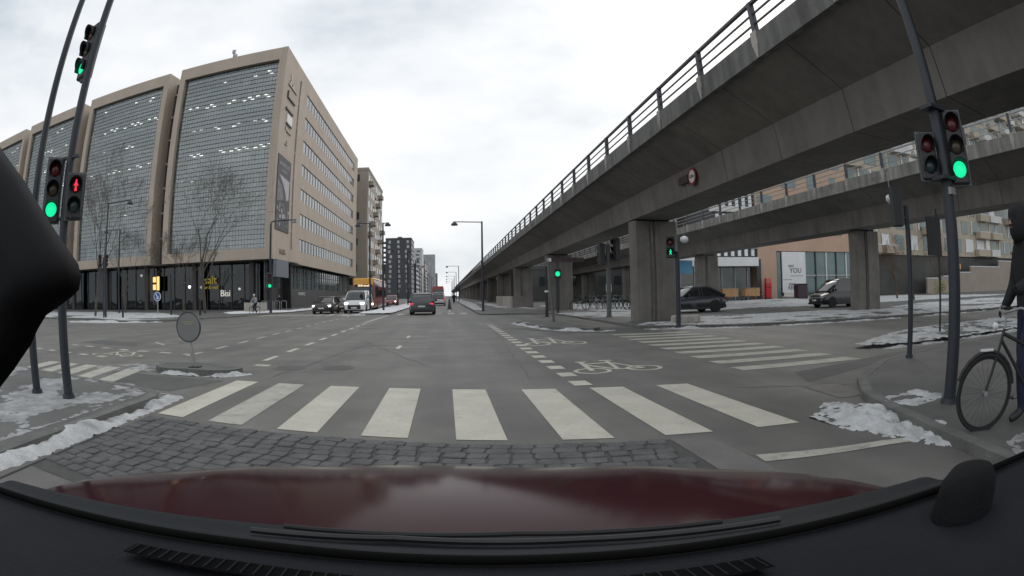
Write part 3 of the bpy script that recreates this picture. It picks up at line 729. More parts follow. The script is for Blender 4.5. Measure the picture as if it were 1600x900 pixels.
block('apartment_building', 'low dark grey block right behind the dark tower', -45, -19.5, 352, 420, 22, mat('dark_brick', (0.07, 0.07, 0.078)), 6, 4, 10, WPALE, 3, 0.4, 0.5, 5)
block('apartment_building', 'white far block with dark balcony gaps beyond the dark tower', -42, -20.2, 470, 500, 42, FW, 12, 3, 4, WGLASS, 3, 0.45, 0.5, 6)
block('apartment_building', 'brown brick far block below the pale high rise', -46, -19.8, 520, 600, 34, BR, 9, 4, 10, WGLASS, 3, 0.4, 0.5, 7)
block('apartment_building', 'pale grey high rise at the far end of the boulevard', -36, -15, 760, 790, 58, FG, 16, 4, 4, WPALE, 3, 0.5, 0.5, 8)
block('apartment_building', 'small far grey block farthest down the boulevard beside the high rise', -28, -14, 900, 940, 38, BR, 10, 3, 5, WGLASS, 3, 0.4, 0.5, 9)

block('apartment_building', 'long dark office block beyond the second viaduct, seen between the pillars', 34, 60, 84, 330, 17, mat('dusk_brick', (0.085, 0.08, 0.078), 0.8, 0.15, 0.3), 5, 8, 1, WGLASS, 3.4, 0.6, 0.5, 12)
block('apartment_building', 'low grey depot wall closing the view below the viaducts', 13, 33.5, 100, 118, 6.2, mat('depot_grey', (0.11, 0.11, 0.108), 0.8, 0.15, 0.3), 1, 7, 1, WGLASS, 2.0, 0.5, 0.5, 13)

# ------------------------------------------------------------------ buildings behind the viaducts
SAL = mat('salmon_render', (0.47, 0.33, 0.245), 0.85, 0.08, 0.3, streak=0.02)
CREAM = mat('cream_panel', (0.44, 0.38, 0.30), 0.8, 0.08, 0.3, streak=0.06)
def FRm(): return Matrix.Translation(Vector((30, 62, 0))) @ Rz(math.atan2(-0.12, 1))
RM = FRm()
def rthing(name, label): 
    t = thing(name, label, 'building', (30, 62, 0), math.atan2(-0.12, 1)); return t
rb = rthing('school_building', 'salmon rendered building with glazed ground floor and white canopy behind the second viaduct')
def rbox(n, m, p, x0, x1, y0, y1, z0, z1, bev=0): return MB().box(x0, x1, y0, y1, z0, z1).build(n, m, p)
# left wing (white with dark slot windows), middle salmon, glass right
W0 = mat('white_render', (0.60, 0.60, 0.57), 0.8, 0.06, 0.3, streak=0.06)
rbox('wall', W0, rb, -2, 3.0, 16, 24, 0, 19)
for k in range(5):
    for i in range(5): rbox('window', WGLASS_T if (i * 7 + k) % 6 else mat('lime_pane', (0.38, 0.42, 0.06), 0.5), rb, -1.8 + i * 0.98, -1.2 + i * 0.98, 15.9, 16.2, 3 + k * 3.4, 5.2 + k * 3.4)
rbox('wall', mat('dark_render', (0.06, 0.06, 0.062), 0.7, 0.1), rb, 3.0, 9.3, 0.3, 12, 5.5, 22)
for k in range(5):
    for i in range(6):
        rbox('fin', WHITE, rb, 3.4 + i * 1.0, 3.85 + i * 1.0, 0.12, 0.29, 5.7 + k * 3.2, 7.9 + k * 3.2)
    rbox('floor_band', W0, rb, 2.6, 9.3, 0.05, 0.32, 8.2 + k * 3.2, 8.9 + k * 3.2)
rbox('window', WGLASS_T, rb, 8.2, 9.2, 0.0, 0.28, 6.6, 8.0)
rbox('canopy', WHITE, rb, -2.8, 8.6, -1.6, 0.2, 4.35, 5.45)
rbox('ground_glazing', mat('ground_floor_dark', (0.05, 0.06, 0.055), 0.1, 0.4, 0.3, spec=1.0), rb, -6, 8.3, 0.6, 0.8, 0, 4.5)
for i in range(8): rbox('mullion', STEEL_L, rb, -5.5 + i * 1.9, -5.4 + i * 1.9, 0.45, 0.59, 0, 4.34)
rbox('wall', SAL, rb, 9.3, 25.5, 0.0, 12, 6.35, 24)
rbox('wall', SAL, rb, 9.3, 12.2, 0.0, 12, 0, 6.35)
rbox('door', FRAME, rb, 9.0, 9.7, -0.05, 0.1, 0.1, 5.3)
rbox('door_glass', WGLASS_T, rb, 12.25, 12.8, 0.02, 0.12, 0.1, 6.2); rbox('door_frame', FRAME, rb, 12.2, 13.0, 0.15, 0.4, 0, 6.3)
sp_ = rbox('sign_wall', WHITE, rb, 12.95, 16.7, -0.25, -0.05, 0.9, 6.25)
for s_, z, sz in (('MEET', 4.35, 0.42), ('YOU', 3.75, 0.95), ('MEET', 1.95, 0.42), ('RELATIE', 1.5, 0.72)):
    text('letters', s_, sz, FRAME, sp_, (15.1 if sz > .5 else 14.4, -0.27, z), (rad(90), 0, 0), 0.01)
rbox('rule', FRAME, sp_, 14.2, 16.4, -0.27, -0.25, 3.05, 3.1); rbox('rule', FRAME, sp_, 13.0, 14.4, -0.27, -0.25, 2.55, 2.6)
gl2 = rbox('ground_glazing', WGLASS_T, rb, 16.75, 27, 0.3, 0.5, 0, 6.3)
for i in range(6): rbox('mullion', FRAME if i % 2 else WHITE, gl2, 16.9 + i * 1.9, 17.05 + i * 1.9, 0.1, 0.29, 0, 6.3)
rbox('transom', STEEL_L, gl2, 16.8, 27, 0.12, 0.28, 3.0, 3.2)
random.seed(31)
for k in range(5):
    for i in range(4):
        x = 10.2 + i * 3.9 + random.uniform(-.6, .6)
        if random.random() < 0.8: rbox('window', WGLASS_T, rb, x, x + random.choice((1.2, 1.8, 2.4)), -0.04, 0.1, 8.6 + k * 3.15, 10.6 + k * 3.15)
# terraced block to the right
r2 = rthing('terraced_building', 'terraced cream building with teal windows and stepped snowy balconies behind the signal pole')
rbox('wall', CREAM, r2, 26.5, 130, 1.5, 20, 6.2, 46)
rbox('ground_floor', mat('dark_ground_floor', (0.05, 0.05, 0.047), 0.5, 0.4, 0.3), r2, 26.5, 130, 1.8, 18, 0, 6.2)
random.seed(17)
for k in range(12):
    x = 27.0
    while x < 112:
        wd = random.choice((1.6, 2.2, 2.8))
        o = rbox('window', WGLASS_T if random.random() < .75 else WHITE, r2, x, x + wd, 1.42, 1.6, 7.0 + k * 3.25, 9.3 + k * 3.25)
        if random.random() < .5: rbox('frame', WHITE, o, x - .15, x + .1, 1.3, 1.41, 6.9 + k * 3.25, 9.4 + k * 3.25)
        x += wd + random.uniform(0.5, 1.7)
    x = 27.0
    while x < 110:
        wd = random.uniform(2.5, 5.0)
        if random.random() < .45:
            dpt = random.uniform(0.8, 2.0)
            o = rbox('balcony', CREAM if random.random() < .7 else W0, r2, x, x + wd, 1.4 - dpt, 1.39, 6.3 + k * 3.25, 7.5 + k * 3.25)
            if k < 3: rbox('snow_cap', SNOWC, o, x, x + wd, 1.4 - dpt, 1.38, 7.505 + k * 3.25, 7.6 + k * 3.25)
        x += wd + random.uniform(0.6, 3.0)
for i in range(3): rbox('lit_window', SIGN_O if i == 1 else mat('warm_pane', (0.2, 0.12, 0.06), 0.4, emit=(1, .5, .2), estr=.25), r2, 53.5 + i * 0.85, 54.2 + i * 0.85, 1.6, 1.79, 4.0, 4.9)
st = rthing('garden_wall', 'beige garden wall rising in snow-topped steps at the far right'); st['category'] = 'wall'
STW = mat('garden_wall_render', (0.33, 0.28, 0.24), 0.85, 0.08, 0.4, streak=0.06)
for i, (x0, x1, z) in enumerate(((42.5, 47, 2.4), (47.02, 49.5, 2.7), (49.52, 56.5, 3.3), (56.52, 68, 4.3), (68.02, 82, 5.4))):
    o = rbox('wall_step', STW, st, x0, x1, -0.9, -0.5, 0, z); rbox('snow_cap', SNOWC, o, x0, x1, -0.95, -0.45, z + .002, z + 0.16)
# ------------------------------------------------------------------ snow
def in_poly(x, y, P):
    c = False; n = len(P); j = n - 1
    for i in range(n):
        if (P[i][1] > y) != (P[j][1] > y) and x < (P[j][0] - P[i][0]) * (y - P[i][1]) / (P[j][1] - P[i][1]) + P[i][0]: c = not c
        j = i
    return c
def edge_dist(x, y, P):
    d = 1e9; n = len(P); p = Vector((x, y))
    for i in range(n):
        a, b = Vector(P[i]), Vector(P[(i + 1) % n]); ab = b - a
        t = max(0, min(1, (p - a).dot(ab) / max(ab.length_squared, 1e-9))); d = min(d, (p - a - ab * t).length)
    return d
def snow(poly, z, cell, amp, cover, seedv, freq=1.5, fall=0.3, m=None, rough=1.0):
    """heaped or patchy snow: a height field cut where it thins out"""
    xs = [p[0] for p in poly]; ys = [p[1] for p in poly]
    x0, y0 = min(xs), min(ys); nx = int((max(xs) - x0) / cell) + 2; ny = int((max(ys) - y0) / cell) + 2
    H = {}; V = []; idx = {}; F = []
    for i in range(nx):
        for j in range(ny):
            x, y = x0 + i * cell, y0 + j * cell
            e = edge_dist(x, y, poly)
            if not in_poly(x, y, poly): e = -e
            a = noise.fractal(Vector((x * freq, y * freq, seedv * 7.3)), 0.9, 2.1, 5) * 0.9 + cover
            h = min(a, 1.2) * min(1.0, e / fall + 0.15) if e > -fall * .3 else -1
            bump = noise.noise(Vector((x * 7, y * 7, seedv))) * 0.5 * rough + noise.noise(Vector((x * 19, y * 19, seedv))) * 0.30 * rough
            H[i, j] = h + (bump * 0.5 if h > -0.3 else 0)
    def vert(i, j):
        k = (i, j)
        if k not in idx:
            idx[k] = len(V); jx = noise.noise(Vector((i * 1.7, j * 2.3, seedv))) * cell * 0.35
            V.append((x0 + i * cell + jx, y0 + j * cell - jx, z + max(-0.012, amp * min(1.0, H[k]))))
        return idx[k]
    for i in range(nx - 1):
        for j in range(ny - 1):
            c = [(i, j), (i + 1, j), (i + 1, j + 1), (i, j + 1)]
            if max(H[k] for k in c) > 0.0: F.append(tuple(vert(*k) for k in c))
    if not F: return None
    b = MB(); b.add(V, F); o = b.build('snow', m or SNOW, smooth=180); tag(o, kind='stuff'); return o
def nlab(o, s): 
    if o: o['label'] = s; o['category'] = 'snow'
nlab(snow([(-4.95, 1.5), (-4.2, 1.5), (-3.9, 3.2), (-3.85, 4.6), (-3.88, 6.3), (-3.95, 7.05), (-4.2, 7.15), (-4.28, 6.4), (-4.3, 4.8), (-4.45, 3.5)], 0.0, 0.04, 0.11, 0.62, 1, 1.3, 0.2), 'long ridge of snow along the kerb of the near left pavement')
nlab(snow([(-12, 0), (-4.6, 0), (-4.4, 6.6), (-5.2, 7.3), (-12, 8.2)], 0.098, 0.05, 0.018, -0.16, 2, 0.9, 0.3, m=SNOWT), 'thin patchy snow on the near left pavement around the signal poles')
nlab(snow([(-6.0, 9.75), (-5.5, 9.15), (-4.2, 9.15), (-3.75, 9.55), (-3.8, 9.8), (-4.3, 9.55), (-5.3, 9.45)], 0.0, 0.05, 0.13, 0.2, 3, 1.6, 0.12), 'snow along the front kerb of the round sign island')
nlab(snow([(-7.9, 9.6), (-6.2, 9.4), (-5.6, 10.2), (-6.0, 11.0), (-7.2, 10.4)], 0.0, 0.05, 0.05, -0.05, 4, 2.2, 0.3, m=SNOWT), 'dirty slush behind the round sign island')
nlab(snow([(-5.0, 7.55), (-4.3, 7.2), (-6.0, 7.5), (-9, 8.1), (-9, 8.4)], 0.0, 0.05, 0.06, 0.25, 5, 1.5, 0.12), 'thin snow line along the far edge of the near left pavement')
nlab(snow([(3.75, 4.55), (4.45, 5.1), (4.75, 4.6), (4.75, 3.9), (4.6, 2.7), (4.15, 2.75), (3.95, 3.6)], 0.01, 0.022, 0.11, 0.46, 6, 2.0, 0.30), 'grainy bank of ploughed snow on the near right kerb')
nlab(snow([(4.75, 4.5), (5.6, 4.5), (5.6, 3.95), (4.9, 3.85)], 0.098, 0.03, 0.05, 0.22, 7, 2.4, 0.25), 'small snow patch beside the base of the near right signal pole')
nlab(snow([(3.75, -1), (5.2, -1), (5.2, 1.75), (4.4, 2.05), (3.95, 1.6)], 0.098, 0.04, 0.05, 0.1, 8, 1.6, 0.3, m=SNOWT), 'snow on the near right pavement in front of the bicycle')
nlab(snow([(9.0, 9.35), (10.3, 8.8), (12.3, 8.5), (16.6, 7.7), (40, 2.6), (40, 6.6), (22, 10.3), (14.3, 11.3), (12, 10.7)], 0.097, 0.09, 0.12, 0.06, 9, 0.9, 0.5), 'lumpy snow covering the verge right of the signal pole')
nlab(snow([(9.4, 8.85), (12.2, 8.45), (16.5, 7.65), (40, 2.5), (40, 2.2), (16.5, 7.4), (12.2, 8.25), (9.6, 8.6)], 0.0, 0.08, 0.09, 0.35, 91, 1.0, 0.14), 'snow strip in the gutter below the right verge')
nlab(snow([(3.1, 26.9), (3.4, 24.4), (3.75, 21.6), (4.35, 20.3), (5.6, 19.2), (6.1, 19.5), (5.0, 20.6), (4.4, 21.9), (4.0, 24.8), (3.9, 27.9)], 0.0, 0.10, 0.13, 0.30, 10, 1.0, 0.25), 'snow heaped round the small pole island in front of the second pillar')
nlab(snow([(10.8, 19.0), (13.5, 18.4), (17, 17.8), (20.4, 17.3), (26, 16.4), (26, 22), (21, 25), (12, 25.5), (10.6, 22.4)], 0.098, 0.12, 0.08, 0.14, 11, 0.6, 0.8), 'broad trampled snow field under the viaducts beside the first pillar')
nlab(snow([(10.8, 32.6), (19, 33.5), (40, 33), (60, 31), (60, 52), (40, 58), (10, 60), (11, 44)], 0.098, 0.3, 0.12, 0.32, 12, 0.22, 1.0), 'snow field between the parked cars and the salmon building')
nlab(snow([(26, 16), (60, 11), (62, 26), (34, 27), (26, 24)], 0.098, 0.25, 0.10, 0.20, 13, 0.28, 0.8), 'snow field right of the second viaduct pillar')
nlab(snow([(7.3, 20.4), (8.6, 19.7), (10.6, 18.6), (10.6, 20.0), (9.6, 21.6), (8.6, 22.4)], 0.098, 0.09, 0.10, 0.1, 14, 1.0, 0.3), 'snow at the foot of the first viaduct pillar')
nlab(snow([(7.4, 18.95), (8.7, 18.6), (10.8, 17.6), (13.5, 17.2), (20.4, 16.2), (26, 15.2), (26, 15.6), (20.4, 16.6), (13.5, 17.65), (10.8, 18.2), (8.7, 19.4), (7.3, 19.85)], 0.0, 0.1, 0.10, 0.08, 15, 1.0, 0.15), 'thin slush along the kerb beside the cross street')
nlab(snow([(7.4, 29), (11, 28), (11, 36.5), (7.3, 36.5)], 0.098, 0.14, 0.08, 0.12, 16, 0.6, 0.5), 'snow round the twin-headed signal post between the pillars')
nlab(snow([(10.5, 46), (22, 46), (24, 62), (10.5, 62)], 0.098, 0.25, 0.12, 0.45, 17, 0.3, 0.8), 'bright snow under the parked bicycles below the viaduct')
nlab(snow([(-7.2, 44), (-4.7, 43.8), (-4.6, 110), (-7.2, 110)], 0.118, 0.25, 0.12, 0.5, 18, 0.5, 0.4, m=SNOWC), 'snow covering the boulevard median between the lamp posts')
nlab(snow([(-8.2, 42.2), (-6.4, 42.5), (-6.4, 43.4), (-8.0, 43.3)], 0.0, 0.09, 0.1, 0.4, 19, 1.0, 0.2), 'small snow pile at the nose of the median')
nlab(snow([(-120, 43), (-40, 34.6), (-27, 34), (-21.6, 31), (-20, 34), (-22, 40), (-30, 50), (-120, 58)], 0.098, 0.35, 0.12, 0.30, 20, 0.22, 0.8), 'snow on the far left corner under the bare trees')
nlab(snow([(-26, 28.6), (-21.2, 29.0), (-18.6, 30.8), (-18.7, 31.4), (-21.2, 30.2), (-26, 32.4)], 0.0, 0.12, 0.12, 0.3, 21, 0.7, 0.3), 'snow strip along the kerb of the far left corner')
nlab(snow([(-19.5, 46), (-15.6, 52), (-15.4, 110), (-17.4, 110), (-17.2, 56), (-22, 50)], 0.098, 0.25, 0.14, 0.45, 22, 0.4, 0.4, m=SNOWC), 'snow strip along the pavement beside the office block')
nlab(snow([(2.5, 50), (3.2, 50), (4.6, 90), (4.6, 300), (2.7, 300)], 0.098, 0.4, 0.1, 0.25, 23, 0.3, 0.3), 'thin snow line along the far right pavement by the viaduct')
nlab(snow([(5.2, 56), (8, 48), (8.2, 62), (5.6, 110)], 0.098, 0.3, 0.1, 0.1, 24, 0.3, 0.4), 'snow beside the low concrete wall under the viaduct')

# ------------------------------------------------------------------ signal poles, signs, lamps
def lens_disc(r, n=18): return MB().lathe([(r, 0), (r * 0.9, 0.012), (r * 0.5, 0.028), (0.002, 0.034)], n, Matrix.Rotation(rad(90), 4, 'X')).mesh('lens', [])
LENS_ME = {}
def lens(r, m):
    k = (round(r, 3), m.name)
    if k not in LENS_ME: 
        me = lens_disc(r); me.materials.clear(); me.materials.append(m); me.polygons.foreach_set('use_smooth', [True] * len(me.polygons)); LENS_ME[k] = me
    return LENS_ME[k]
VIS = {}
def visor(r):
    k = round(r, 3)
    if k not in VIS:
        n = 14; v = []; f = []
        for rr in (r * 1.12, r * 1.2):
            for y in (0.0, -r * 1.5):
                for i in range(n + 1):
                    a = rad(-35 + 250 * i / n); yy = y * (0.55 + 0.45 * max(0, math.sin(a)))
                    v.append((rr * math.cos(a), yy, rr * math.sin(a)))
        q = n + 1
        for i in range(n):
            f += [(i, i + 1, q + i + 1, q + i), (2 * q + i, 3 * q + i, 3 * q + i + 1, 2 * q + i + 1), (q + i, q + i + 1, 3 * q + i + 1, 3 * q + i), (i, 2 * q + i, 2 * q + i + 1, i + 1)]
        VIS[k] = MB().add(v, f).mesh('visor', BLACK); VIS[k].polygons.foreach_set('use_smooth', [True] * len(VIS[k].polygons))
    return VIS[k]
HEADM = mat('signal_housing', (0.03, 0.033, 0.036), 0.5, 0.1, 3)
HEADG = mat('signal_backplate', (0.10, 0.11, 0.115), 0.5, 0.1, 3)
def head(parent, loc, rz, r, mats_, lit=None, plate=True, figure=None):
    """a signal head facing local -Y; the lamps run downwards"""
    n = len(mats_); h = n * r * 2.75 + r * 0.7; wd = r * 2.7
    b = MB(); b.box(-wd / 2, wd / 2, 0, r * 1.9, -h / 2, h / 2)
    for i in range(n): pass
    hd = b.build('signal_head', HEADM, parent, bevel=r * 0.22); hd.location = loc; hd.rotation_euler = (0, 0, rz)
    if plate:
        MB().box(-wd / 2 - r * .25, wd / 2 + r * .25, r * 0.5, r * 0.56, -h / 2 - r * .2, h / 2 + r * .2).build('backplate', HEADG, hd, bevel=0.004)
    for i, m in enumerate(mats_):
        z = h / 2 - r * 0.35 - r * 2.75 * (i + .5)
        if figure and figure[0] == i:
            link('lens', lens(r, BLACK), hd, (0, -0.002, z)); person_sign(hd, z, r, figure[1], figure[2])
        else: link('lens', lens(r, m), hd, (0, -0.002, z))
        link('visor', visor(r), hd, (0, -0.002, z))
    return hd
def person_sign(parent, z, r, m, walking):
    b = MB(); y = -0.04; k = r / 0.1
    b.lathe([(0.016 * k, 0), (0.016 * k, 0.008)], 10, T(0, y, z + 0.062 * k) @ Matrix.Rotation(rad(90), 4, 'X'))
    def bar(a, c, wd): 
        a, c = Vector((a[0] * k, y, z + a[1] * k)), Vector((c[0] * k, y, z + c[1] * k)); b.tube(a, c, wd * k, n=6)
    bar((0, 0.04), (0, -0.015), 0.02); s_ = 0.03 if walking else 0.012
    bar((0, -0.01), (-s_, -0.08), 0.010); bar((0, -0.01), (s_, -0.08), 0.010)
    bar((0, 0.035), (-0.035, -0.005), 0.008); bar((0, 0.035), (0.035, -0.005 if not walking else 0.01), 0.008)
    b.build('figure', m, parent)
def mast(parent, h, r0, r1, m=POLE, base=True):
    b = MB(); b.tube((0, 0, -0.02), (0, 0, h), r0, r1, 16); b.build('pole', m, parent, smooth=40)
    if base: MB().tube((0, 0, -0.01), (0, 0, 0.06), r0 * 1.5, r0 * 1.35, 16).build('base_collar', m, parent, smooth=40)
OFF3 = [LENS_OFF_R, LENS_OFF_A, LENS_OFF_G]; GRN3 = [LENS_OFF_R, LENS_OFF_A, LAMPG]
face = lambda x, y: math.atan2(x, -y) if False else 0
# near left pair
t = thing('traffic_signal', 'tall signal pole at near left with green light and red pedestrian figure', 'traffic signal', (-5.32, 5.72, 0.096))
mast(t, 7.6, 0.078, 0.066)
head(t, (-0.20, -0.16, 2.80), rad(42), 0.10, GRN3)
head(t, (0.22, -0.02, 2.69), rad(38), 0.10, [LENS_OFF_R, LENS_OFF_G], figure=(0, LAMPR, False))
hd = head(t, (-0.22, 0.02, 4.97), rad(-20), 0.105, GRN3, plate=False)
for z in (2.4, 3.25): MB().box(-0.2, 0.2, -0.05, 0.02, z - .02, z + .02).build('bracket', POLE, t)
MB().box(-0.14, 0.0, -0.03, 0.03, 4.4, 4.45).build('bracket', POLE, t)
t = thing('traffic_signal', 'leftmost tall bent-looking pole beside the mirror with a dark signal head', 'traffic signal', (-6.12, 5.70, 0.096))
mast(t, 7.6, 0.075, 0.063)
head(t, (-0.10, -0.26, 2.64), rad(40), 0.09, [LENS_OFF_G], plate=False); 
# near right
t = thing('traffic_signal', 'tall signal pole at near right with two heads, green lamp lit', 'traffic signal', (5.27, 3.62, 0.096))
mast(t, 7.2, 0.088, 0.070)
head(t, (0.13, -0.18, 2.83), rad(-50), 0.096, GRN3)
head(t, (-0.20, 0.10, 2.72), rad(-34), 0.087, [LENS_OFF_R, LENS_OFF_G], plate=True)
for z in (2.46, 3.28): MB().box(-0.2, 0.12, -0.12, 0.1, z - .02, z + .02).build('bracket', POLE, t)
MB().box(-0.06, 0.06, -0.1, 0.0, 2.28, 2.36).build('bracket', STEEL_L, t)
# thin pole right with the back of a head
t = thing('traffic_signal', 'thin dark signal pole with a head seen from behind, left of the near right pole', 'traffic signal', (8.0, 6.7, 0.096))
mast(t, 2.75, 0.058, 0.055)
head(t, (-0.24, 0.1, 2.72), rad(150), 0.082, OFF3, plate=False)
MB().box(-0.2, 0.05, -0.03, 0.03, 2.5, 2.54).build('bracket', POLE, t)
t = thing('road_sign', 'thin post with a dark square sign board on the snowy verge', 'sign', (13.0, 9.55, 0.096))
mast(t, 3.4, 0.035, 0.035, base=False); MB().box(-0.62, 0.15, -0.03, 0.01, 2.1, 3.15).build('sign_board', BLACK, t)
# twin heads between the pillars
t = thing('traffic_signal', 'grey signal post with two dark heads between the first and second pillars', 'traffic signal', (8.6, 28.5, 0.096))
mast(t, 3.9, 0.13, 0.12, mat('post_grey', (0.12, 0.12, 0.12), 0.6, 0.1))
head(t, (-0.45, -0.05, 3.35), rad(200), 0.13, OFF3, plate=False); head(t, (0.35, -0.1, 3.6), rad(-75), 0.14, OFF3, plate=False)
MB().box(-0.4, 0.35, -0.03, 0.03, 3.2, 3.27).build('bracket', POLE, t)
# pedestrian signals
t = thing('pedestrian_signal', 'pedestrian signal with green walking figure beside the first viaduct pillar', 'traffic signal', (8.55, 19.1, 0.0)); t.location.z = 0.0
mast(t, 2.9, 0.095, 0.085)
head(t, (-0.30, -0.05, 3.05), rad(-20), 0.13, [LENS_OFF_R, LENS_OFF_G], plate=False, figure=(1, LAMPG, True)); MB().box(-0.2, 0.05, -0.03, 0.03, 2.72, 2.78).build('bracket', POLE, t)
t = thing('pedestrian_signal', 'thin signal post with small green light in front of the second pillar', 'traffic signal', (7.55, 37.2, 0.0))
mast(t, 2.6, 0.075, 0.07); head(t, (0, -0.1, 2.75), 0, 0.17, [LAMPG], plate=True)
t = thing('street_sign', 'dark street name sign on a leaning grey post on the pole island', 'sign', (4.95, 25.4, 0.096))
b = MB(); b.tube((0, 0, 0), (-0.25, 0, 3.0), 0.06, 0.05, 10); b.build('pole', mat('post_grey', (0.12, 0.12, 0.12)), t)
MB().box(-0.3, 1.5, -0.03, 0.01, 2.78, 2.98).build('sign_board', mat('sign_dark_red', (0.05, 0.03, 0.035), 0.5), t); MB().box(-0.28, -0.08, -0.045, -0.031, 2.80, 2.96).build('arrow_panel', WHITE, t)
t = thing('bollard_post', 'slim black post beside the pole island with a pale tip', 'post', (6.1, 33.5, 0.0)); mast(t, 3.1, 0.10, 0.06, BLACK); MB().tube((0, 0, 1.5), (0, 0, 1.62), 0.115, n=12).build('reflector', WHITE, t)
# mast over the far left corner
t = thing('traffic_signal', 'far signal mast with green light below its lamp arm by the office corner', 'traffic signal', (-16.4, 48.6, 0.096))
mast(t, 8.2, 0.13, 0.09); MB().path([(0, 0, 8.1), (0, 0, 8.3), (0.3, 0, 8.4), (2.5, 0, 8.45)], 0.06).build('arm', POLE, t)
MB().lathe([(0.02, 0.1), (0.3, 0.0), (0.28, -0.18), (0.02, -0.2)], 14, T(2.3, 0, 8.35)).build('lamp_head', STEEL_L, t, smooth=50)
head(t, (0, -0.2, 2.9), rad(18), 0.16, [LENS_OFF_R, LENS_OFF_A, LAMPG])
# round island sign
SGREY = mat('sign_back', (0.20, 0.205, 0.20), 0.5, 0.08, 3)
t = thing('road_sign', 'round grey sign seen from behind on a bent post on the small island', 'sign', (-5.02, 9.62, 0.1))
b = MB(); b.path([(0.06, 0, 0), (0.01, 0, 0.30), (-0.03, 0, 0.55)], 0.025, 10); b.build('post', STEEL_L, t, smooth=40)
b = MB(); b.lathe([(0.01, 0.0), (0.28, 0.0), (0.29, 0.012), (0.28, 0.03), (0.01, 0.03)], 32, T(-0.05, 0.0, 0.78) @ Matrix.Rotation(rad(90), 4, 'X')); b.build('disc', SGREY, t, smooth=40)
b = MB(); b.lathe([(0.272, -0.002), (0.292, -0.002), (0.292, 0.034), (0.272, 0.034)], 32, T(-0.05, 0.0, 0.78) @ Matrix.Rotation(rad(90), 4, 'X')); b.f = b.f[:-2]; b.mi = b.mi[:-2]; b.build('rim', POLE, t, smooth=40)
for z, wd, m in ((0.87, 0.13, mat('sticker_yellow', (0.42, 0.38, 0.08), 0.6)), (0.83, 0.10, mat('sticker_pale', (0.40, 0.40, 0.36), 0.6))): MB().box(-0.05 - wd, -0.05 + wd, -0.036, -0.031, z, z + 0.012).build('sticker', m, t)
MB().box(-0.06, 0.16, -0.11, 0.11, 0.0, 0.025).build('foot_plate', DARK, t)

ORD = ['first', 'second', 'third', 'fourth', 'fifth', 'sixth', 'seventh']
def street_lamp(loc, h, arm, label, grp, m=POLE, down=True):
    t = thing('street_lamp', label, 'street lamp', loc, 0, grp)
    mast(t, h, 0.10, 0.07, m)
    if arm: MB().path([(0, 0, h - 0.06), (arm, 0, h)], 0.04, 8).build('arm', m, t)
    b = MB(); b.lathe([(0.03, 0.26), (0.10, 0.24), (0.26, 0.12), (0.30, 0.0), (0.26, -0.03), (0.02, -0.05)], 18, T(arm - (0.1 if arm > 0 else -0.1), 0, h - 0.28)); b.build('lamp_head', m if down else STEEL_L, t, smooth=50)
    return t
street_lamp((3.05, 46.0, 0.096), 7.45, -2.4, 'nearest lamp post on the right pavement with arm over the road', 'street lamps')
for k in range(6): street_lamp((2.75, 118 + 30 * k, 0.096), 7.6, -2.6, '%s lamp post beyond the nearest one in the row along the right pavement' % ORD[k], 'far right lamp posts')
street_lamp((-6.95, 49.6, 0.12), 8.0, -1.2, 'lamp post on the median nose beside the white van', 'street lamps')
street_lamp((-5.75, 49.8, 0.12), 8.0, 0.55, 'lamp post on the median with bell lamp, right of the white van', 'street lamps')
for k in range(7):
    street_lamp((-6.9, 78 + 22 * k, 0.12), 8.0, -0.6, '%s dark lamp post beyond the white van, left row of the median' % ORD[k], 'far median lamp posts')
    street_lamp((-5.6, 80 + 22 * k, 0.12), 8.0, 0.55, '%s dark lamp post beyond the white van, right row of the median' % ORD[k], 'far median lamp posts')
street_lamp((-27.3, 35.6, 0.096), 8.9, 2.6, 'tall lamp post with long arm in front of the second glazed bay', 'lamp posts by the office')
street_lamp((-33.6, 46.5, 0.096), 8.4, -2.2, 'lamp post with arm pointing left in front of the second glazed bay', 'lamp posts by the office')
t = thing('globe_lamp_post', 'white globe lamp hanging under the second viaduct, high right', 'lamp', (17.5, 15.6, 0.0)); MB().tube((0, 0, 5.05), (0, 0, 6.1), 0.02, n=6).build('stem', STEEL_L, t); MB().lathe([(0.05, 5.15), (0.2, 5.08), (0.22, 4.9), (0.12, 4.78), (0.02, 4.77)], 16).build('globe', WHITE, t, smooth=60)
t = thing('globe_lamp_post', 'white globe lamp under the second viaduct just right of the first pillar', 'lamp', (17.9, 38.5, 0.0)); MB().tube((0, 0, 5.5), (0, 0, 6.6), 0.02, n=6).build('stem', STEEL_L, t); MB().lathe([(0.05, 5.6), (0.3, 5.5), (0.34, 5.25), (0.2, 5.1), (0.02, 5.1)], 16).build('globe', WHITE, t, smooth=60)
# clearance sign on the girder
t = thing('clearance_sign', 'round red-rimmed height limit sign fixed to the viaduct girder', 'sign', (8.06, 16.35, 5.2)); t.rotation_euler = (0, 0, 0)
Q = Matrix.Rotation(rad(-90), 4, 'Y')
MB().lathe([(0.30, 0), (0.30, 0.03)], 24, Q).build('rim', mat('sign_red', (0.25, 0.02, 0.03), 0.5), t); MB().lathe([(0.22, 0.031), (0.22, 0.036)], 24, Q).build('face', WHITE, t)
text('figure', '4,2m', 0.17, FRAME, t, (-0.045, 0, 0), (rad(90), 0, rad(-90)), 0.004)
MB().box(-0.03, 0.0, 0.36, 1.15, -0.12, 0.14).build('text_plate', mat('plate_dark', (0.05, 0.04, 0.04), 0.6), t)
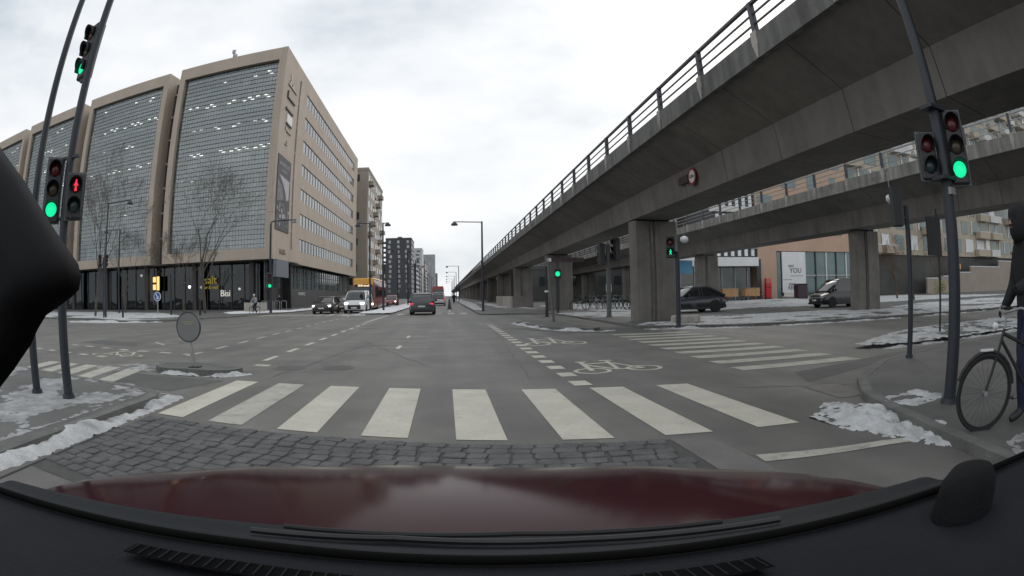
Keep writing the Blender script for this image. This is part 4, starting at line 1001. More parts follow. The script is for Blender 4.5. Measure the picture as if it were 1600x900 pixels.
# concrete odds and ends
random.seed(2)
t = tag(MB().prism([(8.75, 20.3), (9.9, 20.1), (10.2, 20.5), (9.0, 20.9)], 0.09, 0.42).build('stone_block', CONC_L, bevel=0.05), 'rough stone block lying at the foot of the first pillar', 'stone')
t = thing('retaining_wall', 'low concrete wall panels beside the third pillar under the viaduct', 'wall', (6.4, 56, 0.09))
for k in range(5): MB().box(0, 0.3, 0.02 + k * 3, 2.98 + k * 3, 0, 1.15).build('wall_panel', CONC_L, t)
MB().box(0.31, 2.4, 0.0, 0.3, 0, 1.15).build('wall_panel', CONC, t)
# info signs below the second viaduct
t = thing('info_sign', 'blue and white hanging information sign behind the first pillar', 'sign', (22.2, 49.5, 0.09))
for x in (0, 3.3): MB().tube((x, 0, 0), (x, 0, 4.3), 0.07).build('post', STEEL_L, t)
MB().box(-0.6, 0.0, -0.08, 0.0, 3.0, 4.0).build('panel', mat('sign_purple', (0.06, 0.04, 0.2), 0.5), t); MB().box(0.05, 1.6, -0.08, 0.0, 3.0, 4.3).build('panel', mat('sign_blue', (0.12, 0.35, 0.55), 0.5), t); MB().box(1.8, 3.6, -0.08, 0.0, 3.2, 4.3).build('panel', WHITE, t)
# bollards and small posts on the far left corner
for x, y, h, lab in ((-24.6, 34.6, 1.6, 'black bollard nearest the kerb on the far left corner'), (-30.9, 40.2, 1.6, 'black bollard behind the left bare tree'), (-23.6, 41.3, 3.4, 'slim black post under the bare trees'), (-20.9, 42.0, 1.3, 'short dark bollard near the cyclist')):
    t = thing('bollard', lab, 'bollard', (x, y, 0.096)); mast(t, h, 0.09, 0.08, BLACK); MB().tube((0, 0, h), (0, 0, h + 0.1), 0.1, 0.05, 12).build('cap', BLACK, t)
t = thing('road_sign', 'round blue arrow sign on a short post at the far left corner', 'sign', (-24.9, 41.0, 0.096)); mast(t, 2.0, 0.05, 0.05, STEEL_L, False)
Qf = Matrix.Rotation(rad(90), 4, 'X')
MB().lathe([(0.40, 0), (0.40, 0.03)], 22, T(0, -0.05, 1.6) @ Qf).build('rim', WHITE, t); MB().lathe([(0.34, 0.03), (0.34, 0.036)], 22, T(0, -0.05, 1.6) @ Qf).build('disc', mat('sign_royal_blue', (0.04, 0.10, 0.36), 0.5), t)
b = MB(); b.tube((-0.14, -0.09, 1.84), (0.12, -0.09, 1.42), 0.045, n=6); b.tube((0.12, -0.09, 1.40), (0.12, -0.09, 1.62), 0.045, n=6); b.tube((0.12, -0.09, 1.40), (-0.1, -0.09, 1.44), 0.045, n=6); b.build('arrow', WHITE, t)
t = thing('traffic_signal', 'far pair of dark signal heads on a pole below the tall lamp', 'traffic signal', (-27.0, 34.9, 0.096)); mast(t, 4.6, 0.07, 0.06)
head(t, (-0.35, -0.1, 4.3), rad(35), 0.11, OFF3, plate=False); head(t, (0.4, -0.1, 4.3), rad(80), 0.11, OFF3, plate=False); MB().box(-0.3, 0.35, -0.02, 0.02, 4.0, 4.05).build('bracket', POLE, t)
t = thing('fence', 'grey tubular bicycle fence beside the office entrance', 'fence', (-19.0, 56.5, 0.096))
for k in range(4):
    x = -1.2 + 0.8 * k; MB().path([(x, 0, 0), (x, 0, 0.95), (x + .1, 0, 1.05), (x + 0.5, 0, 1.05), (x + .6, 0, 0.95), (x + .6, 0, 0)], 0.03, 6).build('hoop', STEEL_L, t)
MB().box(-22.5, -18.2, 49.6, 49.9, 0.09, 0.95)
t = tag(MB().box(-2.4, 0, 0, 0.35, 0, 0.95).build('low_wall', CONC_L, loc=(-17.9, 51.4, 0.09)), 'low pale wall beside the cyclist at the far corner', 'wall')

# ------------------------------------------------------------------ bare trees
def tree(loc, h, seedv, label, spread=0.55, trunk=0.13, levels=5, clear=0.25, m=BARK):
    rnd = random.Random(seedv)
    t = thing('bare_tree', label, 'tree', loc, rnd.uniform(0, 6), 'bare winter trees')
    tr, cr = MB(), MB()
    def grow(p, d, L, r, lev):
        n = 3; pts = [p]; rs = [r]
        for k in range(n):
            d = (d + Vector((rnd.uniform(-.16, .16), rnd.uniform(-.16, .16), rnd.uniform(-.02, .12)))).normalized()
            p = p + d * (L / n); pts.append(p); rs.append(r * (1 - 0.35 * (k + 1) / n))
        (tr if lev == 0 else cr).path(pts, rs, 7 if lev < 2 else (4 if lev < 4 else 3))
        if lev >= levels: return
        nb = rnd.choice((2, 3, 3)) if lev else 6
        for i in range(nb):
            a = rnd.uniform(0, 2 * math.pi); q = pts[-1] if i < 2 else pts[rnd.randint(1, n)]
            if lev == 0: q = p + (pts[0] - p) * (0.0 if i < 2 else rnd.uniform(0.05, 0.5))
            side = d.orthogonal().normalized(); side = (Matrix.Rotation(a, 3, d) @ side)
            nd = (d + side * rnd.uniform(0.45, 0.95) * spread * 1.6 + Vector((0, 0, 0.12))).normalized()
            grow(q, nd, L * rnd.uniform(0.6, 0.82), max(0.006, rs[-1] * rnd.uniform(0.55, 0.75)), lev + 1)
    grow(Vector((0, 0, 0)), Vector((0, 0, 1)), h * 0.38, trunk, 0)
    tr.build('trunk', m, t, smooth=60); cr.build('crown', m, t, smooth=60)
    return t
tree((-23.6, 48.6, 0.09), 12.5, 4, 'bare spreading tree in front of the nearest glazed bay', 0.62, 0.17, 7)
tree((-30.2, 37.6, 0.09), 10.5, 9, 'slim bare tree beside the tall lamp post at far left', 0.4, 0.13, 7)
tree((-33.4, 47.6, 0.09), 8.0, 12, 'small bare tree in front of the gap between bays', 0.5, 0.11, 7)
tree((-26.6, 49.4, 0.09), 7.5, 15, 'low bare tree just left of the spreading tree', 0.6, 0.11, 7)
tree((-44.0, 45.0, 0.09), 9.5, 19, 'bare tree farthest left in front of the third bay', 0.5, 0.13, 5)
LEAFY = mat('twig_brown', (0.10, 0.065, 0.04), 0.9, 0.3, 3.0)
tree((44.0, 39.0, 0.09), 6.0, 22, 'brown twiggy tree beside the second viaduct pillar', 0.6, 0.12, 5, m=LEAFY)
tree((40.0, 33.0, 0.09), 5.6, 25, 'brown twiggy tree behind the thin signal pole', 0.6, 0.11, 5, m=LEAFY)
tree((49.0, 36.0, 0.09), 5.5, 28, 'bare twiggy tree right of the thin signal pole', 0.6, 0.11, 5, m=LEAFY)
# ------------------------------------------------------------------ vehicles
CGLASS = mat('car_glass', (0.02, 0.023, 0.026), 0.05, 0.1, 1.0, spec=0.9)
TYRE = mat('tyre', (0.02, 0.02, 0.02), 0.85, 0.15, 8)
RIM = mat('wheel_rim', (0.42, 0.43, 0.44), 0.4, 0.1, 5, metal=0.15)
TRIM = mat('car_trim', (0.022, 0.022, 0.024), 0.6, 0.1)
TAILL = emis('tail_light', (1.0, 0.05, 0.09), 0.75); TAILD = mat('tail_light_off', (0.22, 0.015, 0.02), 0.2, 0.05)
HEADL = emis('headlight', (1.0, 0.98, 0.93), 4.0); HEADO = mat('headlight_off', (0.4, 0.42, 0.43), 0.12, 0.05)
PLATE = mat('number_plate', (0.62, 0.62, 0.60), 0.5, 0.05)
def paint(name, c, rough=0.28): return mat('paint_' + name, c, rough, 0.03, 1.0, coat=0.6)
WHEEL = {}
def wheel_meshes(r, wd):
    k = (r, wd)
    if k not in WHEEL:
        Qy = Matrix.Rotation(rad(90), 4, 'X')
        ty = MB().lathe([(r * .66, -wd / 2), (r * .93, -wd / 2), (r, -wd * .38), (r, wd * .38), (r * .93, wd / 2), (r * .66, wd / 2)], 28, Qy).mesh('tyre', TYRE)
        rm = MB(); rm.lathe([(r * .67, -wd * .3), (r * .67, -wd * .42), (r * .60, -wd * .46), (r * .56, -wd * .3)], 28, Qy); rm.lathe([(r * .67, wd * .3), (r * .67, wd * .42), (r * .60, wd * .46), (r * .56, wd * .3)], 28, Qy)
        for sd in (-1, 1):
            rm.lathe([(0.001, sd * wd * .44), (r * .16, sd * wd * .44), (r * .16, sd * wd * .2), (0.001, sd * wd * .2)], 14, Qy)
            for i in range(5):
                a = 2 * math.pi * i / 5 + 0.3
                for da in (-.13, .13):
                    p0 = Vector((r * .1 * math.cos(a), sd * wd * -.40, r * .1 * math.sin(a))); p1 = Vector((r * .62 * math.cos(a + da), sd * wd * -.40, r * .62 * math.sin(a + da))); rm.tube(p0, p1, r * .055, r * .045, 5)
        rm = rm.mesh('rim', RIM)
        hubd = MB().lathe([(r * .6, -wd * .25), (r * .6, wd * .25)], 20, Qy).mesh('brake_disc', TRIM)
        for me in (ty,): me.polygons.foreach_set('use_smooth', [True] * len(me.polygons)); me.set_sharp_from_angle(angle=rad(45))
        WHEEL[k] = (ty, rm, hubd)
    return WHEEL[k]
def interp(pts, x):
    if x <= pts[0][0]: return pts[0][1]
    for (a, b), (c, d) in zip(pts, pts[1:]):
        if x <= c: 
            t = (x - a) / (c - a); return b + (d - b) * t
    return pts[-1][1]
def loft(rings):
    b = MB(); n = len(rings[0])
    v = [p for r in rings for p in r]
    f = [(i * n + j, i * n + (j + 1) % n, (i + 1) * n + (j + 1) % n, (i + 1) * n + j) for i in range(len(rings) - 1) for j in range(n)]
    f += [tuple(range(n - 1, -1, -1)), tuple(range((len(rings) - 1) * n, len(rings) * n))]
    return b.add(v, f)
def car(name, label, loc, heading, col, L=4.4, W=1.82, H=1.6, hood=(0.9, 0.95), belt=None, cab=None, wr=0.34, wx=(0.85, 3.5), clear=0.2, lights=(False, False), tail='strip', cat='car', plate=True, rails=False, group=None, van=False, rear_hi=1.0, rimdark=False, windows=None):
    """x = 0 at the front bumper, x = L at the rear; the nose points to local -X"""
    t = thing(name, label, cat, loc, heading, group)
    bt = belt or [(0, 0.62), (0.12, 0.78), (1.25, hood[1]), (L - 0.6, hood[1] + 0.08), (L - 0.05, hood[1] + 0.05), (L, 0.8)]
    hw = [(0, W * .36), (0.1, W * .44), (0.5, W * .49), (L * .5, W * .5), (L - 0.5, W * .49), (L - 0.08, W * .45), (L, W * .40)]
    lo = [(0, clear + 0.08), (0.15, clear), (L - 0.2, clear), (L, clear + 0.12)]
    xs = sorted(set([0, 0.05, 0.12, 0.25, 0.5, 0.9, 1.25] + [1.25 + (L - 1.85) * k / 8 for k in range(9)] + [L - 0.6, L - 0.35, L - 0.18, L - 0.06, L]))
    rings = []
    for x in xs:
        w_, zt, zb = interp(hw, x), interp(bt, x), interp(lo, x)
        zm = zb + (zt - zb) * .5
        pr_ = [(0.90 * w_, zb), (0.99 * w_, zb + 0.1), (w_, zm), (0.985 * w_, zm + (zt - zm) * .55), (0.93 * w_, zt - 0.02), (0.80 * w_, zt + 0.015), (0.4 * w_, zt + 0.035)]
        rings.append([(x, y, z) for y, z in pr_] + [(x, -y, z) for y, z in pr_[::-1]])
    body = loft(rings).build('body', col, t, smooth=38)
    cb = cab or [(1.15, 0), (1.95, 1.0), (L - 0.9, 1.0), (L - 0.12, 0.0)]
    cx0, cx1, cx2, cx3 = [c[0] for c in cb]
    bz = interp(bt, (cx1 + cx2) / 2)
    def cabring(x, inset=0.0, top=0.0):
        h = interp(cb, x); zt = bz + (H - bz) * h - top
        zb = min(interp(bt, x), bz) - 0.02
        wb = W * .465 - inset; wt = W * (.465 - 0.075 * h) - inset
        zt = max(zt, zb + 0.02)
        return [(x, wb, zb), (x, wb - (wb - wt) * .55, zb + (zt - zb) * .55), (x, wt, zt - 0.05 * h - .01), (x, wt * .82, zt), (x, -wt * .82, zt), (x, -wt, zt - 0.05 * h - .01), (x, -wb + (wb - wt) * .55, zb + (zt - zb) * .55), (x, -wb, zb)]
    cxs = sorted(set([cx0, (cx0 + cx1) / 2, cx1] + [cx1 + (cx2 - cx1) * k / 5 for k in range(6)] + [(cx2 + cx3) / 2, cx3]))
    loft([cabring(x) for x in cxs]).build('window', CGLASS, t, smooth=38)
    # roof skin and pillars in body colour
    rx = [cx1 - 0.12 + (cx2 - cx1 + 0.2) * k / 8 for k in range(9)]
    rr = []
    for x in rx:
        r_ = cabring(min(max(x, cx0), cx3)); zt = max(p[2] for p in r_); wt = abs(r_[3][1]) * 1.2
        rr.append([(x, wt, zt - 0.05), (x, wt * .97, zt + 0.012), (x, wt * .7, zt + 0.03), (x, -wt * .7, zt + 0.03), (x, -wt * .97, zt + 0.012), (x, -wt, zt - 0.05)])
    roof = loft(rr).build('roof', col, t, smooth=38)
    for sd in (-1, 1):
        for (xa, xb_, wd) in ((cx0 + 0.02, cx1 - 0.03, 0.055), ((cx1 + cx2) / 2 - 0.15, (cx1 + cx2) / 2 - 0.15, 0.05), (cx3 - 0.02, cx2 + 0.02, 0.10 * rear_hi), (cx2 - 0.45 if not van else cx2 - 0.1, cx2 - 0.55 if not van else cx2 - 0.1, 0.05)):
            a = cabring(xa); c = cabring(xb_)
            p0 = Vector(a[0]); p1 = Vector(c[2]); p0.y *= sd; p1.y *= sd
            pm_ = p0.lerp(p1, 0.55); pm_.y = (abs(a[1][1]) + abs(c[1][1])) / 2 * sd
            MB().path([p0, pm_, p1], [wd, wd * .9, wd * .85], 6).build('pillar', col if wd != 0.05 else TRIM, t)
    if van:
        for sd in (-1, 1):
            rg = []
            for x in [cx1 + 1.2 + (cx2 - cx1 - 1.2) * k / 4 for k in range(5)]:
                q = cabring(x, -0.012); rg.append([(x, p[1] * sd, p[2]) for p in q[:3]] + [(x, (p[1] - 0.03) * sd, p[2]) for p in q[:3][::-1]])
            loft(rg).build('side_panel', col, t)
    ty, rm, hd_ = wheel_meshes(wr, 0.22)
    for x in wx:
        for sd in (-1, 1):
            y = sd * (W * .5 - 0.10)
            ar = MB().lathe([(wr * 1.14, -0.02), (wr * 1.14, 0.014), (wr * 1.10, 0.016)], 26, T(x, sd * (W * .5 - 0.012), wr) @ Matrix.Rotation(rad(-90 if sd > 0 else 90), 4, 'X')).build('wheel_arch', TRIM, t)
            wl = link('wheel', None, t, (x, y + sd * 0.032, wr)); link('tyre', ty, wl); link('rim', rm, wl); link('brake_disc', hd_, wl)
    fz = interp(bt, 0.12)
    for sd in (-1, 1):
        y = sd * W * .36
        MB().add([(0.03, y - .17, fz - .16), (0.03, y + .17, fz - .16), (0.09, y + .19 * 1, fz - .02), (0.09, y - .19, fz - .02), (0.30, y - .17, fz - .16), (0.30, y + .17, fz - .16), (0.36, y + .19, fz - .01), (0.36, y - .19, fz - .01)], [(0, 1, 2, 3), (0, 4, 5, 1), (3, 2, 6, 7), (0, 3, 7, 4), (1, 5, 6, 2)]).build('headlight', HEADL if lights[0] else HEADO, t)
        rz = interp(bt, L - 0.3)
        if tail == 'strip':
            MB().box(L - 0.30, L - 0.005, y - .10 if sd > 0 else y - .22, y + .22 if sd > 0 else y + .10, rz - .25, rz - .12).build('tail_light', TAILL if lights[1] else TAILD, t, bevel=0.03)
        else:
            MB().box(L - 0.22, L - 0.02, sd * W * .44 - .07, sd * W * .44 + .07, rz - .35, rz + .22).build('tail_light', TAILL if lights[1] else TAILD, t, bevel=0.02)
        MB().cbox((cx0 + 0.45, sd * (W * .5 + 0.09), bz + 0.06), (0.12, 0.2, 0.15)).build('mirror', TRIM if not van else col, t, bevel=0.03)
    if tail == 'strip': MB().box(L - 0.05, L + 0.004, -W * .28, W * .28, rz - .20, rz - .16).build('light_bar', TRIM, t)
    MB().box(-0.015, 0.06, -W * .30, W * .30, clear + 0.16, fz - .22).build('grille', TRIM, t, bevel=0.02)
    MB().box(-0.02, 0.16, -W * .43, W * .43, clear + 0.02, clear + 0.14).build('front_bumper', TRIM, t, bevel=0.03)
    MB().box(L - 0.16, L + 0.02, -W * .43, W * .43, clear + 0.04, clear + 0.26).build('rear_bumper', TRIM, t, bevel=0.03)
    if plate:
        MB().box(-0.035, -0.02, -.26, .26, clear + .24, clear + .35).build('number_plate', PLATE, t)
        MB().box(L + 0.008, L + 0.03, -.26, .26, rz - .42, rz - .31).build('number_plate', PLATE, t)
    for sd in (-1, 1):
        MB().box(wx[0] + wr, wx[1] - wr, sd * W * .5 - .03, sd * W * .5 + .012, clear, clear + 0.14).build('sill', TRIM, t)
        for x in (cx1 + 0.9, cx2 - 0.25):
            MB().box(x, x + 0.2, sd * W * .493 - .01, sd * W * .493 + .022, bz - 0.12, bz - 0.085).build('door_handle', TRIM, t)
    if rails:
        for sd in (-1, 1): MB().path([(cx1 + 0.1, sd * W * .36, H), (cx1 + .25, sd * W * .36, H + .06), (cx2 - .1, sd * W * .36, H + .06), (cx2 + .05, sd * W * .36, H - .01)], 0.018, 6).build('roof_rail', STEEL_L, t)
    return t
AWAY, TOWARD = rad(-90), rad(90)          # nose is local -X: rotating by -90 points it to +Y
P_DARK = paint('graphite', (0.035, 0.038, 0.042)); P_BLK = paint('black', (0.012, 0.012, 0.014)); P_WHT = paint('white', (0.70, 0.71, 0.71)); P_RED = paint('red', (0.30, 0.03, 0.03)); P_NAVY = paint('navy', (0.025, 0.03, 0.042))
car('suv', 'dark grey estate SUV driving away with red tail lights in the middle lane', (-1.85, 45.6, 0), AWAY, P_DARK, 4.5, 1.86, 1.62, lights=(False, True), rails=True, cab=[(1.2, 0), (2.0, 1.0), (3.75, 0.98), (4.42, 0.0)])
car('people_carrier', 'white people carrier driving away ahead of the SUV', (-1.15, 84.5, 0), AWAY, P_WHT, 4.8, 1.92, 1.9, hood=(1, 1.05), lights=(False, True), tail='tall', cat='van', van=True, cab=[(0.75, 0), (1.6, 1.0), (4.55, 1.0), (4.78, 0.0)])
car('hatchback', 'black car with headlights on waiting beside the white van', (-10.95, 46.6, 0), TOWARD, P_BLK, 4.3, 1.8, 1.5, lights=(True, False))
car('hatchback', 'dark car partly hidden behind the black car and the white van', (-10.6, 54.0, 0), TOWARD, P_DARK, 4.3, 1.8, 1.55, lights=(True, False))
car('hatchback', 'red car with headlights on behind the yellow bus', (-8.4, 82.0, 0), TOWARD, P_RED, 4.2, 1.8, 1.6, lights=(True, False))
car('delivery_van', 'white delivery van with headlights on facing the junction', (-8.15, 47.6, 0), TOWARD, P_WHT, 4.97, 2.0, 1.98, hood=(0.9, 1.12), belt=[(0, 0.70), (0.10, 0.95), (1.0, 1.18), (4.4, 1.18), (4.9, 1.15), (4.97, 0.9)], cab=[(0.75, 0), (1.65, 1.0), (4.75, 1.0), (4.95, 0.0)], lights=(True, False), cat='van', van=True, tail='tall', wr=0.35, wx=(0.9, 3.9))
car('suv', 'dark blue SUV seen side-on between the viaduct pillars', (12.15, 30.6, 0.096), rad(2), P_NAVY, 4.6, 1.86, 1.58, wr=0.36, wx=(0.9, 3.72), cab=[(1.35, 0), (2.2, 0.98), (3.3, 0.97), (4.45, 0.12)])
car('people_carrier', 'black people carrier seen side-on behind the second viaduct pillar', (23.4, 29.0, 0.096), rad(-3), P_BLK, 5.0, 1.93, 1.90, hood=(0.9, 1.1), belt=[(0, 0.62), (0.12, 0.80), (1.0, 1.05), (4.4, 1.12), (4.9, 1.1), (5.0, 0.9)], cab=[(0.75, 0), (1.75, 0.97), (4.6, 1.0), (4.95, 0.0)], cat='van', van=True, tail='tall', wr=0.34, wx=(0.95, 4.05))
def bus(label, loc, heading, col, side, L=12.0, front_sign=None, roofcol=None, rear=False):
    t = thing('bus', label, 'bus', loc, heading)
    W, H = 2.5, 3.25
    b = MB(); rg = []
    for x in (0, 0.06, 0.3, L - 0.3, L - 0.05, L):
        k = 0.94 if x in (0, L) else (0.985 if x in (0.06, L - 0.05) else 1)
        pr_ = [(W / 2 * k, 0.3), (W / 2 * k, 2.9), (W / 2 * k * .93, H * (0.985 if k < .95 else 1)), ]
        rg.append([(x, y, z) for y, z in pr_] + [(x, -y, z) for y, z in pr_[::-1]])
    loft(rg).build('body', side, t, smooth=30)
    MB().box(0.02, L - 0.1, -W / 2 * .92, W / 2 * .92, H, H + 0.22).build('roof', roofcol or col, t, bevel=0.08)
    MB().box(-0.035, 0.0, -W / 2 * .90, W / 2 * .90, 2.72, 3.38).build('front_panel', col, t, bevel=0.012)
    MB().box(-0.05, 0.01, -W / 2 * .86, W / 2 * .86, 1.05, 2.5).build('windscreen', CGLASS, t, bevel=0.015)
    MB().box(-0.04, 0.0, -W / 2 * .9, W / 2 * .9, 0.35, 1.0).build('lower_front', col, t, bevel=0.012)
    if front_sign:
        MB().box(-0.055, -0.036, -0.95, 0.95, 2.52, 2.80).build('destination_display', BLACK, t)
        text('destination_text', front_sign, 0.30, emis('bus_sign', (1.0, 0.75, 0.5), 2.2), t, (-0.06, 0, 2.66), (rad(90), 0, rad(-90)), 0.003)
    if rear: MB().box(L - 0.01, L + 0.04, -W / 2 * .8, W / 2 * .8, 1.7, 2.8).build('rear_window', CGLASS, t)
    for sd in (-1, 1):
        for k in range(6): MB().box(0.7 + k * (L - 1.2) / 6, 0.55 + (k + 1) * (L - 1.2) / 6, sd * W / 2 - .02, sd * W / 2 + .015, 1.35, 2.6).build('window', CGLASS, t)
        MB().box(-0.06, -0.03, sd * 0.95 - .15, sd * 0.95 + .15, 0.55, 0.75).build('headlight', HEADL if front_sign else HEADO, t)
        MB().box(L, L + 0.03, sd * 1.0 - .1, sd * 1.0 + .1, 0.9, 1.4).build('tail_light', TAILL, t)
        ty, rm, hd_ = wheel_meshes(0.48, 0.28)
        for x in (2.6, L - 3.2):
            wl = link('wheel', None, t, (x, sd * (W / 2 - .13), 0.48)); link('tyre', ty, wl); link('rim', rm, wl); link('brake_disc', hd_, wl)
    return t
P_YEL = paint('bus_yellow', (0.72, 0.36, 0.03), 0.35); P_MAR = paint('bus_maroon', (0.20, 0.06, 0.05), 0.4); P_BRED = paint('bus_red', (0.38, 0.05, 0.04), 0.4)
bus('yellow fronted city bus behind the white van, destination display lit', (-9.15, 60.0, 0), TOWARD, P_YEL, P_MAR, 12.0, '33Ørestad')
bus('red bus driving away far down the boulevard', (-1.75, 130.0, 0), AWAY, P_BRED, P_BRED, 11.0, None, None, True)

# ------------------------------------------------------------------ people
def skin_body(name, joints, bones, radii, mats_, region, parent, sub=2):
    me = bpy.data.meshes.new(name); keys = list(joints); ix = {k: i for i, k in enumerate(keys)}
    me.from_pydata([joints[k] for k in keys], [(ix[a], ix[b]) for a, b in bones], [])
    ob = bpy.data.objects.new(name, me); COL.objects.link(ob)
    ob.modifiers.new('skin', 'SKIN'); sv = me.skin_vertices[0].data
    for k in keys:
        r = radii[k]; sv[ix[k]].radius = r if isinstance(r, tuple) else (r, r); sv[ix[k]].use_root = (k == 'pelvis')
    ob.modifiers.new('sub', 'SUBSURF').levels = sub
    dg = bpy.context.evaluated_depsgraph_get(); dg.update()
    m2 = bpy.data.meshes.new_from_object(ob.evaluated_get(dg)); bpy.data.objects.remove(ob)
    m2.name = name; m2.materials.clear()
    for m in mats_: m2.materials.append(m)
    for p in m2.polygons:
        c = p.center; best = None; bd = 1e9
        for a, b in bones:
            A, B = Vector(joints[a]), Vector(joints[b]); ab = B - A; t_ = max(0, min(1, (c - A).dot(ab) / max(ab.length_squared, 1e-9))); d = (c - A - ab * t_).length
            if d < bd: bd = d; best = (a, b)
        p.material_index = region(best); p.use_smooth = True
    return link(name, m2, parent)
SKIN = mat('skin', (0.42, 0.26, 0.19), 0.6, 0.06, 8)
HAIR = mat('dark_hair', (0.02, 0.016, 0.013), 0.7, 0.2, 20)
def person(name, label, loc, heading, pose, top, legs, shoes, hat=None, scale=1.0, group=None, hand_shade=None, hood=False, bulk=1.0):
    """faces local +Y; pose gives the joints that differ from standing"""
    J = dict(pelvis=(0, 0, 0.95), waist=(0, 0.0, 1.08), chest=(0, 0.01, 1.28), neckb=(0, 0.0, 1.46), neck=(0, 0.02, 1.53), head=(0, 0.045, 1.64), crown=(0, 0.03, 1.72))
    for s_, sd in (('l', -1), ('r', 1)):
        J['sh' + s_] = (sd * 0.17, 0, 1.42); J['el' + s_] = (sd * 0.23, -0.02, 1.14); J['wr' + s_] = (sd * 0.24, 0.06, 0.90); J['ha' + s_] = (sd * 0.24, 0.09, 0.82)
        J['hip' + s_] = (sd * 0.09, 0, 0.90); J['kn' + s_] = (sd * 0.10, 0.03, 0.50); J['an' + s_] = (sd * 0.10, 0, 0.10); J['to' + s_] = (sd * 0.12, 0.17, 0.045)
    J.update(pose)
    R_ = dict(pelvis=(.15, .12), waist=(.145, .115), chest=(.17, .125), neckb=(.09, .08), neck=.06, head=(.085, .10), crown=(.06, .07))
    for s_ in 'lr': R_.update({'sh' + s_: .075, 'el' + s_: .058, 'wr' + s_: .042, 'ha' + s_: .042, 'hip' + s_: .10, 'kn' + s_: .075, 'an' + s_: .055, 'to' + s_: .042})
    B = [('pelvis', 'waist'), ('waist', 'chest'), ('chest', 'neckb'), ('neckb', 'neck'), ('neck', 'head'), ('head', 'crown')]
    for s_ in 'lr': B += [('chest', 'sh' + s_), ('sh' + s_, 'el' + s_), ('el' + s_, 'wr' + s_), ('wr' + s_, 'ha' + s_), ('pelvis', 'hip' + s_), ('hip' + s_, 'kn' + s_), ('kn' + s_, 'an' + s_), ('an' + s_, 'to' + s_)]
    for k_ in R_:
        if k_[:2] in ('sh', 'el', 'wr') or k_ in ('pelvis', 'waist', 'chest') or k_[:3] in ('hip', 'knl', 'knr'): R_[k_] = tuple(v * bulk for v in R_[k_]) if isinstance(R_[k_], tuple) else R_[k_] * bulk
    def reg(b):
        j = b[1]
        if j[:2] in ('ha', 'to') and j != 'head': return (4 if hand_shade else 2) if j[:2] == 'ha' else 3
        if j == 'neck' and hood: return 0
        if j in ('neck', 'head', 'crown'): return 2
        if j[:2] in ('kn', 'an', 'hi'): return 1
        return 0
    t = thing(name, label, 'person', loc, heading, group); t.scale = (scale,) * 3
    skin_body('body', J, B, R_, [top, legs, SKIN, shoes, hand_shade or SKIN], reg, t)
    GL = hand_shade or SKIN
    if hood:
        hh_ = Vector(J['head']); MB().lathe([(0.10, -0.16), (0.135, -0.10), (0.14, 0.0), (0.13, 0.07), (0.09, 0.13), (0.02, 0.155)], 16, T(hh_.x, hh_.y - 0.045, hh_.z)).build('hood', top, t, smooth=180)
    h = Vector(J['head'])
    for sd in (-1, 1):
        MB().lathe([(0.004, -0.012), (0.013, 0), (0.004, 0.012)], 8, T(h.x + sd * 0.033, h.y + 0.088, h.z + 0.02)).build('eye', BLACK, t, smooth=180)
        MB().lathe([(0.004, -0.035), (0.016, -0.01), (0.018, 0.015), (0.004, 0.03)], 8, T(h.x + sd * 0.088, h.y, h.z)).build('ear', SKIN, t, smooth=180)
    MB().add([(h.x - .014, h.y + .09, h.z - .025), (h.x + .014, h.y + .09, h.z - .025), (h.x, h.y + .118, h.z - .018), (h.x, h.y + .092, h.z + .028)], [(0, 1, 2), (0, 2, 3), (1, 3, 2)]).build('nose', SKIN, t)
    MB().box(h.x - .024, h.x + .024, h.y + .085, h.y + .096, h.z - .052, h.z - .044).build('mouth', mat('lips', (0.25, 0.10, 0.09), 0.6), t)
    b = MB(); m_ = hat or HAIR; n = 10
    b.lathe([(0.094, -0.035), (0.106, 0.01), (0.106, 0.05), (0.088, 0.095), (0.05, 0.12), (0.002, 0.125)], 14, T(h.x, h.y - 0.012, h.z + 0.02) @ Matrix.Rotation(rad(-14), 4, 'X')); b.build('hat' if hat else 'hair', m_, t, smooth=180)
    for s_, sd in (('l', -1), ('r', 1)):
        w_, hh = Vector(J['wr' + s_]), Vector(J['ha' + s_]); d = (hh - w_).normalized(); side = d.orthogonal().normalized(); up = d.cross(side)
        for k in range(4):
            o_ = (k - 1.5) * 0.019; p = hh + up * o_ + d * 0.015; l_ = (0.06, 0.072, 0.068, 0.052)[k]
            MB().path([p, p + d * l_ * .5, p + d * l_ * .8 + side * 0.02 * -1, p + d * l_ * .85 - side * 0.045], [.0095, .009, .0085, .007], 6).build('finger', GL, t, smooth=180)
        p = hh + up * -0.035 - d * 0.01; MB().path([p, p - up * 0.025 + d * 0.025, p - up * 0.02 + d * 0.05 - side * .02], [.011, .010, .008], 6).build('thumb', GL, t, smooth=180)
    return t
C_BLK = mat('cloth_black', (0.012, 0.012, 0.014), 0.9, 0.2, 12, 0.3, 40); C_NAVY = mat('cloth_navy', (0.016, 0.02, 0.045), 0.9, 0.2, 12, 0.3, 40); C_GRY = mat('cloth_grey', (0.16, 0.17, 0.18), 0.9, 0.2, 12, 0.3, 40); C_PALE = mat('cloth_pale', (0.34, 0.36, 0.38), 0.9, 0.15, 12)
